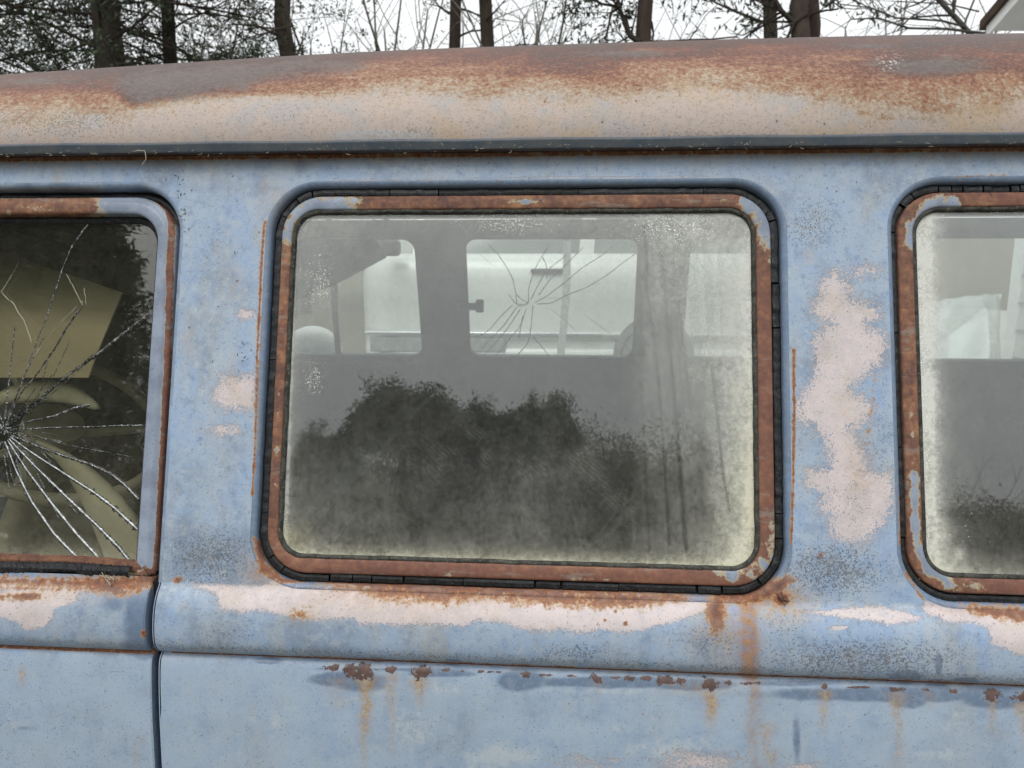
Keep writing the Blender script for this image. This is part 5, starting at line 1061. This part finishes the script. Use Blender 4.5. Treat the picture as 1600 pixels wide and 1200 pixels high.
rtree('round_pine_tree', 'round_pine', 6, 515, 34, .8, 'small pine mirrored at the far left of the middle glass', 672, 3.0)
rtree('bare_tree', 'bare', 12, 915, 24, 1.3, 'bare forked tree mirrored right of the tallest pine', 622)
rtree('bare_tree', 'bare', 14, 885, 28, 1.5, 'bare tree mirrored close beside the tallest pine', 615, 1.)
rtree('bare_tree', 'bare', 12, 985, 27, 1.3, 'bare tree mirrored behind the first curtain fold', 640, 2.)
WL = 'dark green leafy wood tree mirrored '
for i, (px, dist, s, yt, wh) in enumerate(((340, 42, 1.3, 690, 'left of the middle glass'), (400, 42, 1.2, 680, 'behind the rusty left trim'), (470, 42, 1.2, 705, 'at the left edge of the middle glass'), (530, 44, 1.2, 728, 'left of the round-crowned pine'), (590, 42, 1.2, 735, 'under the round-crowned pine'), (655, 45, 1.3, 730, 'right under the round crown'), (710, 43, 1.2, 690, 'between the round crown and the broad pine'),
                                     (765, 46, 1.3, 684, 'under the broad pine'), (830, 44, 1.3, 680, 'under the tallest pine'), (900, 45, 1.2, 686, 'under the bare forked tree'), (960, 46, 1.3, 688, 'left of the first curtain fold'), (1020, 48, 1.3, 684, 'behind the curtain folds'), (1085, 48, 1.3, 700, 'right of the curtain folds'), (1140, 48, 1.2, 728, 'against the pale right edge of the glass'), (1430, 48, 1.2, 800, 'low at the left edge of the rear glass'), (1490, 50, 1.3, 812, 'low in the rear glass'), (1560, 50, 1.3, 808, 'low right in the rear glass'), (1620, 50, 1.3, 780, 'low at the right edge of the rear glass'))):
    rtree('wood_edge_tree', 'shrubby', 7, px, dist, s, WL+wh, yt, i*1.1)
for i, (px, yt, wh) in enumerate(((440, 710, 'far back beyond the left trim'), (500, 715, 'far back left of the round pine'), (560, 728, 'far back under the round crown'), (615, 735, 'far back beside the round pine trunk'), (680, 722, 'far back between two pines'), (735, 702, 'far back below the broad pine'), (795, 700, 'far back near the middle of the glass'), (865, 694, 'far back under the bare tree'), (930, 700, 'far back left of the curtain'), (1000, 684, 'far back behind the first fold'), (1060, 690, 'far back behind the last fold'), (1115, 722, 'far back right of the folds'), (1170, 740, 'far back beside the pale glass edge'), (1530, 790, 'far back in the rear glass'))):
    rtree('wood_edge_tree', 'shrubby', 7, px, 54, 1.6, WL+wh, yt, i*2.3)
for px, yt, sd_, wh in ((1455, 715, 12, 'nearest the frosted left rim of the rear glass'), (1492, 678, 14, 'tallest in the rear glass'), (1530, 742, 11, 'low in the middle of the rear glass'), (1568, 725, 12, 'right of the middle of the rear glass')):
    rtree('bare_tree', 'bare', sd_, px, 44, 2.0, 'bare tree mirrored '+wh, yt, px*.3)
rtree('bare_tree', 'bare', 12, 1600, 48, 2.3, 'bare tree mirrored at the right edge of the rear window', 720, 2.5)
rtree('fir_tree', 'fir', 8, 163, 17, 1.25, 'dense evergreen mirrored in the door glass beside its frame', 343)
rtree('fir_tree', 'fir', 8, 70, 14, 1.9, 'big near evergreen darkening the top of the door glass', 285, 1.)
rtree('fir_tree', 'fir', 8, 95, 16, 1.5, 'middle evergreen of the group mirrored in the door glass', 300, 3.)
rtree('fir_tree', 'fir', 8, 10, 13, 1.9, 'near evergreen mirrored at the left edge of the door glass', 270, 2.)

# ------------------------------------------------------------------ house with gable, at the right
M_SID = simple('white_lap_siding', (.60, .60, .58), (.52, .53, .51), 3, .6, .3, .1); M_WTRIM = simple('white_painted_board', (.82, .82, .82), (.78, .78, .78), 6, .5, .3, .1); M_SHING = simple('brown_roof_shingles', (.09, .065, .05), (.06, .045, .038), 14, .95, .1, .6, .01)
def make_house():
    """gable wall running nearly away from us on the right; its far corner ends at the corner board"""
    e = empty('white_house', 'white sided house with gabled roof beyond the right end of the van', 'house'); th = R(-6)
    dv = np.array([math.sin(th), math.cos(th), 0]); nv = np.array([-math.cos(th), math.sin(th), 0])      # along the wall (away), outward
    C0 = at(1583, 470, 4.9); C0[2] = 0; tip = C0+dv*.49+nv*.09; dp = (tip-CP)[:2]@FW[:2]; tip = at(1519, 48, tip[1]); tip[:2] = (C0+dv*.49+nv*.09)[:2]; best = None
    for pd in np.arange(15, 60, .5):
        q = tip - dv*.5*math.cos(R(pd)) + np.array([0, 0, .5*math.sin(R(pd))]); a0, b0 = proj(tip[None])[0][0], proj(tip[None])[1][0]; a1, b1 = proj(q[None])[0][0], proj(q[None])[1][0]
        er = abs(-(b1-b0)/max(a1-a0, 1e-3)-1.175); best = min(best, (er, pd)) if best else (er, pd)
    p = R(min(best[1], 48)); base = .3; W = 7.2; tp = math.tan(p); off = (tip-C0)@dv; zc = tip[2]+(off)*tp   # rake height over the corner
    def P(a, n, z): q = C0 - dv*a + nv*n; return (q[0], q[1], z)
    mb = MB(); z = base; hl = W/2; zt = zc+hl*tp
    while z < zt-.2:
        h = .20; s0 = max(0, (z-zc)/tp); s1 = W-s0; mb.add([P(s0, .022, z), P(s1, .022, z), P(s1, .004, z+h), P(s0, .004, z+h), P(s0, -.01, z), P(s1, -.01, z)], [(0, 3, 2, 1), (0, 1, 5, 4)]); z += h
    mb.build('siding', M_SID, e, smooth=False)
    mb = MB(); ring = [(0, base), (W, base), (W, zc), (hl, zt), (0, zc)]; mb.rings([[P(a, -.012, z) for a, z in ring], [P(a, -8, z) for a, z in ring]], cap=True); mb.build('wall', M_SID, e, smooth=False)
    mb = MB(); mb.add([P(-.012, .030, base), P(.085, .030, base), P(.085, .030, zc), P(-.012, .030, zc), P(-.012, -.09, base), P(.085, -.0, base), P(.085, -.0, zc), P(-.012, -.09, zc)], [(0, 3, 2, 1), (0, 4, 7, 3), (1, 2, 6, 5)]); mb.build('corner_board', M_WTRIM, e, smooth=False)
    ov = (tip-C0)@nv
    def slab(name, d0, d1, n0, n1, mat, ext=0.0):
        mb = MB()
        for sg in (1, -1):
            A_ = -off-ext if sg > 0 else W+off+ext; zA = tip[2]-ext*tp; V = [P(A_, n0, zA+d0), P(hl, n0, zt+d0), P(hl, n1, zt+d0), P(A_, n1, zA+d0), P(A_, n0, zA+d1), P(hl, n0, zt+d1), P(hl, n1, zt+d1), P(A_, n1, zA+d1)]
            mb.add(V, [(0, 1, 2, 3), (4, 7, 6, 5), (0, 4, 5, 1), (1, 5, 6, 2), (2, 6, 7, 3), (3, 7, 4, 0)])
        return mb.build(name, mat, e, smooth=False)
    slab('roof', .03, .10, ov+.03, -8.3, M_SHING, .04); slab('soffit', .0, .028, ov-.02, -8.2, M_WTRIM); slab('fascia', -.055, .028, ov, ov-.018, M_WTRIM)
    return e
make_house()

# ------------------------------------------------------------------ white car parked beyond the van
M_CARW = NG('white_car_paint'); _c = M_CARW.mix(M_CARW.noise(2, 3), (.62, .63, .60), (.56, .57, .55)); M_CARW = M_CARW.pbr(_c, .3, 0, .5, None, Coat_Weight=.5)
M_CGL = simple('green_tinted_car_glass', (.07, .10, .09), None, 4, .08, .8, .02); M_BLK = simple('black_plastic_trim', (.03, .03, .03), None, 60, .6); M_CHR = simple('bright_chrome_strip', (.75, .75, .75), None, 8, .15, .9, .02, metal=.8)
def make_car():
    Yc = 4.2; xa, xb = at(548, 500, Yc)[0], 2.15; g0 = .56; e = empty('white_car', 'white hatchback parked on the bank, seen through the far windows', 'car', loc=(0, 0, 0))
    belt = at(720, 398, Yc)[2]; mz = at(720, 521, Yc)[2]; lz = at(720, 555, Yc)[2]
    sec = [(.16, g0+.20), (.03, g0+.24), (0, lz-.03), (-.004, lz), (0, lz+.03), (.02, lz+.05), (.025, mz-.05), (.0, mz-.025), (-.010, mz), (.0, mz+.03), (-.012, (mz+belt)/2-.05), (-.010, belt-.16), (.012, belt-.09), (.045, belt-.03), (.085, belt+.004), (.12, belt+.01)]
    Wd = 1.66; full = sec+[(Wd-a, b) for a, b in sec[::-1]]; st = np.concatenate([xa+.35*(1-np.cos(np.linspace(0, math.pi/2, 14))), np.linspace(xa+.40, xb-.4, 20), xb-.35*(1-np.sin(np.linspace(0, math.pi/2, 12)))])
    mb = MB(); rings = []
    for x in st:
        t = max(0, 1-(x-xa)/.35); t2 = max(0, 1-(xb-x)/.35); q = max(t, t2); pin = .42*(1-math.sqrt(max(0, 1-q**2))); rz = .10*q**3
        rings.append([(x, Yc+Wd/2+(a-Wd/2)*(1-pin/ (Wd/2)), min(b, belt+.01-rz*2) if b > mz else b) for a, b in full])
    mb.rings(rings, close=True, cap=True); mb.build('body', M_CARW, e)
    mb = MB(); gx = [(xa+.10, xa+.42), (xb-.9, xb-1.25)]
    mb.rings([[(xa+.15, Yc+.11, belt), (xb-.7, Yc+.11, belt), (xb-.7, Yc+Wd-.11, belt), (xa+.15, Yc+Wd-.11, belt)], [(xa+.45, Yc+.27, belt+.40), (xb-1.25, Yc+.27, belt+.40), (xb-1.25, Yc+Wd-.27, belt+.40), (xa+.45, Yc+Wd-.27, belt+.40)]], cap=False); mb.build('greenhouse', M_CGL, e, smooth=False)
    mb = MB(); mb.rings([[(xa+.44, Yc+.26, belt+.395), (xb-1.24, Yc+.26, belt+.395), (xb-1.24, Yc+Wd-.26, belt+.395), (xa+.44, Yc+Wd-.26, belt+.395)], [(xa+.55, Yc+.36, belt+.46), (xb-1.35, Yc+.36, belt+.46), (xb-1.35, Yc+Wd-.36, belt+.46), (xa+.55, Yc+Wd-.36, belt+.46)]], cap=True); mb.build('roof', M_CARW, e, bevel=.03)
    for pxm, w_ in ((905, .10), (640, .05)):
        x = at(pxm, 398, Yc)[0]; mb = MB(); mb.rings([[(x, Yc+.095, belt), (x+w_, Yc+.095, belt), (x+w_, Yc+.13, belt), (x, Yc+.13, belt)], [(x+.03, Yc+.255, belt+.40), (x+.03+w_, Yc+.255, belt+.40), (x+.03+w_, Yc+.29, belt+.40), (x+.03, Yc+.29, belt+.40)]], cap=True); mb.build('window_post', M_CARW, e)
    hx = at(855, 423, Yc); mb = MB(); mb.box((hx[0]-.11, Yc-.035, hx[2]-.014), (hx[0]+.11, Yc+.02, hx[2]+.014)); mb.build('door_handle', M_BLK, e, bevel=.008)
    mb = MB(); x1 = at(790, 521, Yc)[0]; mb.box((xa+.10, Yc-.022, mz-.012), (at(940, 521, Yc)[0], Yc+.01, mz+.012)); mb.build('side_moulding', M_CHR, e, bevel=.006)
    mb = MB(); mb.box((xa+.12, Yc-.03, lz-.014), (at(870, 555, Yc)[0], Yc+.01, lz+.014)); mb.build('bumper_strip', M_CHR, e, bevel=.006)
    mb = MB(); mb.box((xa+.13, Yc-.008, lz+.02), (at(790, 540, Yc)[0], Yc+.03, mz-.03)); mb.build('bumper', simple('grey_bumper', (.28, .29, .28), None, 20, .5), e, bevel=.01)
    mm = MB(); mp = at(607, 389, Yc-.12); mm.box((mp[0]-.05, Yc-.14, belt-.01), (mp[0]+.07, Yc-.03, belt+.10)); mm.build('side_mirror', M_BLK, e, bevel=.03)
    for wx in (at(1022, 520, Yc)[0], xa+3.0 if xa+3.0 < xb-.5 else xb-.5):
        mb = MB(); r_ = .27; wz = g0+.40; arc = [(wx+r_*math.cos(a), wz+r_*math.sin(a)) for a in np.linspace(-.3, math.pi+.3, 30)]
        mb.rings([[(x, Yc-.0145, z) for x, z in arc], [(x, Yc+.10, z) for x, z in arc]], close=False); mb.add([(x, Yc-.014, z) for x, z in arc], [tuple(range(30))]); mb.build('wheel_arch', simple('dark_arch_liner', (.22, .22, .21), None, 20, .8), e, smooth=False)
        wheel(e, wx, Yc-.005, wz-.02, .25, .15)
    return e
make_car()

# clear plastic sheeting draped over a pile, seen through the far rear window
def make_tarp():
    Y = 3.35; r_ = np.random.default_rng(8); g = NG('clear_plastic_sheeting'); n = g.noise(5, 5, .6); c = g.mix(g.sstep(n, .4, .6), (.62, .64, .63), (.48, .51, .51))
    df = g.n('ShaderNodeBsdfDiffuse', {'Color': c}); tr = g.n('ShaderNodeBsdfTransparent', {'Color': (.95, .96, .96)}); gl = g.n('ShaderNodeBsdfGlossy', {'Roughness': .25, 'Color': (.9, .9, .9)})
    f = g.n('ShaderNodeMixShader', {0: .25, 1: df.outputs[0], 2: gl.outputs[0]}); m = g.n('ShaderNodeMixShader', {0: g.sstep(n, .3, .7, .35, .7), 1: tr.outputs[0], 2: f.outputs[0]}); g.t.links.new(m.outputs[0], g.out.inputs[0])
    tops = [at(1455, 472, Y), at(1485, 466, Y), at(1530, 461, Y), at(1555, 459.5, Y), at(1566, 459, Y)]; peak = at(1546, 489, Y-.35)
    lowp = [at(1448, 490, Y-.1), at(1480, 520, Y-.3), peak, at(1556, 520, Y-.3), at(1564, 510, Y-.1)]; bot = [at(1440, 590, Y-.3), at(1480, 600, Y-.6), at(1545, 600, Y-.75), at(1556, 600, Y-.6), at(1560, 600, Y-.3)]
    rows = []; L0, L1, L2, L3 = [np.array(a) for a in (tops, lowp, bot, [p+np.array([0, -.1, -.45]) for p in bot])]
    back = L0+np.array([0, .9, -.5])
    ctrl = [back, L0, L1, L2, L3]; U = np.linspace(0, 4, 60)
    for a, b in zip(ctrl[:-1], ctrl[1:]):
        for t in np.linspace(0, 1, 14)[:-1 if b is not ctrl[-1] else None]:
            q = a*(1-t)+b*t; rows.append(np.stack([np.interp(U, range(5), q[:, k]) for k in range(3)], 1))
    G = np.array(rows); nz, nx = G.shape[:2]; xs = np.arange(nx)[None]; zs = np.arange(nz)[:, None]
    G[..., 1] += .010*np.sin(xs*.21+zs*.13+np.sin(zs*.2)*2); G[..., 2] = np.maximum(G[..., 2]+.003*np.sin(xs*.5+zs*.2), .45)
    i = np.arange(nz-1)[:, None]*nx+np.arange(nx-1)[None]; Q = np.stack([i, i+1, i+nx+1, i+nx], -1).reshape(-1, 4)
    tag(new_obj('plastic_sheeting', np_mesh('plastic_sheeting', G.reshape(-1, 3), Q, smooth=True), None, g.m), 'crumpled clear plastic sheeting draped over a heap beside the house wall', 'plastic sheet')
make_tarp()
# added olive brown card, standing in for the lawn seen through the windscreen
def make_card():
    P = [on_plane(-70, 370, 0, .26), on_plane(191, 457, 0, .22), on_plane(148, 560, 0, .13), on_plane(138, 590, 0, .10), on_plane(-80, 590, 0, .13)]
    g = NG('olive_lawn_view'); n = g.noise(8, 5, .6); tc = g.n('ShaderNodeSeparateXYZ', {0: g.pos})
    c = g.mix(g.sstep(n, .3, .7), (.42, .395, .26), (.36, .345, .22)); c = g.mix(g.sstep(g.math('MULTIPLY_ADD', g.math('SUBTRACT', n, .5), .06, tc.outputs['Z']), 1.56, 1.49), c, (.56, .475, .33))
    mb = MB(); n_ = len(P); V = P+[p+np.array([0, .003, 0]) for p in P]; mb.add(V, [tuple(range(n_))[::-1], tuple(range(n_, 2*n_))]+[(i, (i+1) % n_, n_+(i+1) % n_, n_+i) for i in range(n_)])
    tag(mb.build('lawn_view_card', g.pbr(c, .8, 0, .2), None, smooth=False), 'added olive brown card behind the cracked door glass, standing in for the lawn seen through the windscreen', 'cardboard')
make_card()

# dry grass caught under the door glass and lint on the drip rail
M_STRAW = simple('dry_straw', (.42, .38, .29), (.30, .26, .19), 80, .9, .2)
def straw(name, label, pxs, r, h):
    mb = MB(); 
    for pts in pxs: mb.tube([on_plane(a, b)+NN*(h+.001*math.sin(a)) for a, b in pts], r, 5)
    tag(mb.build(name, M_STRAW), label, 'straw')
straw('dry_grass_tuft', 'small tangle of dry grass caught on the rubber under the door glass', [[(162,893),(170,905),(178,912)], [(168,897),(176,905),(182,898)], [(172,903),(176,914),(180,908),(182,899)], [(165,900),(175,899),(183,905)], [(175,908),(177,915),(173,910)], [(160,897),(170,901),(180,903)]], .0004, .005)
def onrail(a, b): return at(a, b, .047)
mb = MB(); mb.tube([onrail(208, 237), onrail(213, 235.5), onrail(226, 235.5), onrail(229, 242)-np.array([0, .002, 0]), onrail(231, 250)-np.array([0, .004, 0]), onrail(226, 259)-np.array([0, .006, 0])], .0005, 5)
tag(mb.build('straw_stem', M_STRAW), 'single bent straw hooked over the drip rail near its left end', 'straw')
mb = MB(); r_ = np.random.default_rng(21)
for k in range(110):
    a = r_.uniform(0, 1600); b = np.interp(a, [0, 1600], [240, 222])+r_.normal()*3.5; n_ = r_.uniform(1, 4.5); th = r_.uniform(0, 6.28); cu = r_.normal()*.6
    mb.tube([onrail(a, b)-np.array([0, .0012, 0]), onrail(a+n_*math.cos(th), b+n_*math.sin(th)*.6)-np.array([0, .0022, 0]), onrail(a+n_*1.8*math.cos(th+cu), b+n_*1.6*math.sin(th+cu)*.6)-np.array([0, .0014, 0])], .00028, 4)
tag(mb.build('lint', M_STRAW), kind='stuff', label='pale lint and plant fibres caught along the drip rail', cat='lint')
mb = MB()
for k in range(95):
    zone = [(282,296,8,14), (285,335,5,10), (380,560,6,20), (300,440,60,90), (1300,300,80,50), (700,262,300,14), (1330,1000,160,40), (300,1000,60,60), (1100,1000,60,40)][k % 9]
    a, b = r_.normal(zone[0], zone[2]), r_.normal(zone[1], zone[3]); n_ = r_.uniform(1.5, 4.5); th = r_.normal(.9, .6); P_ = on_plane(a, b); 
    if b > 925: continue
    mb.tube([P_+NN*.0005, on_plane(a+n_*math.cos(th), b-n_*math.sin(th))+NN*.0007], .0003, 4)
M_NDL = simple('brown_pine_needle', (.06, .05, .04), None, 50, .8)
tag(mb.build('needle_litter', M_NDL), kind='stuff', label='tiny brown needle scraps stuck to the blue paint', cat='litter')
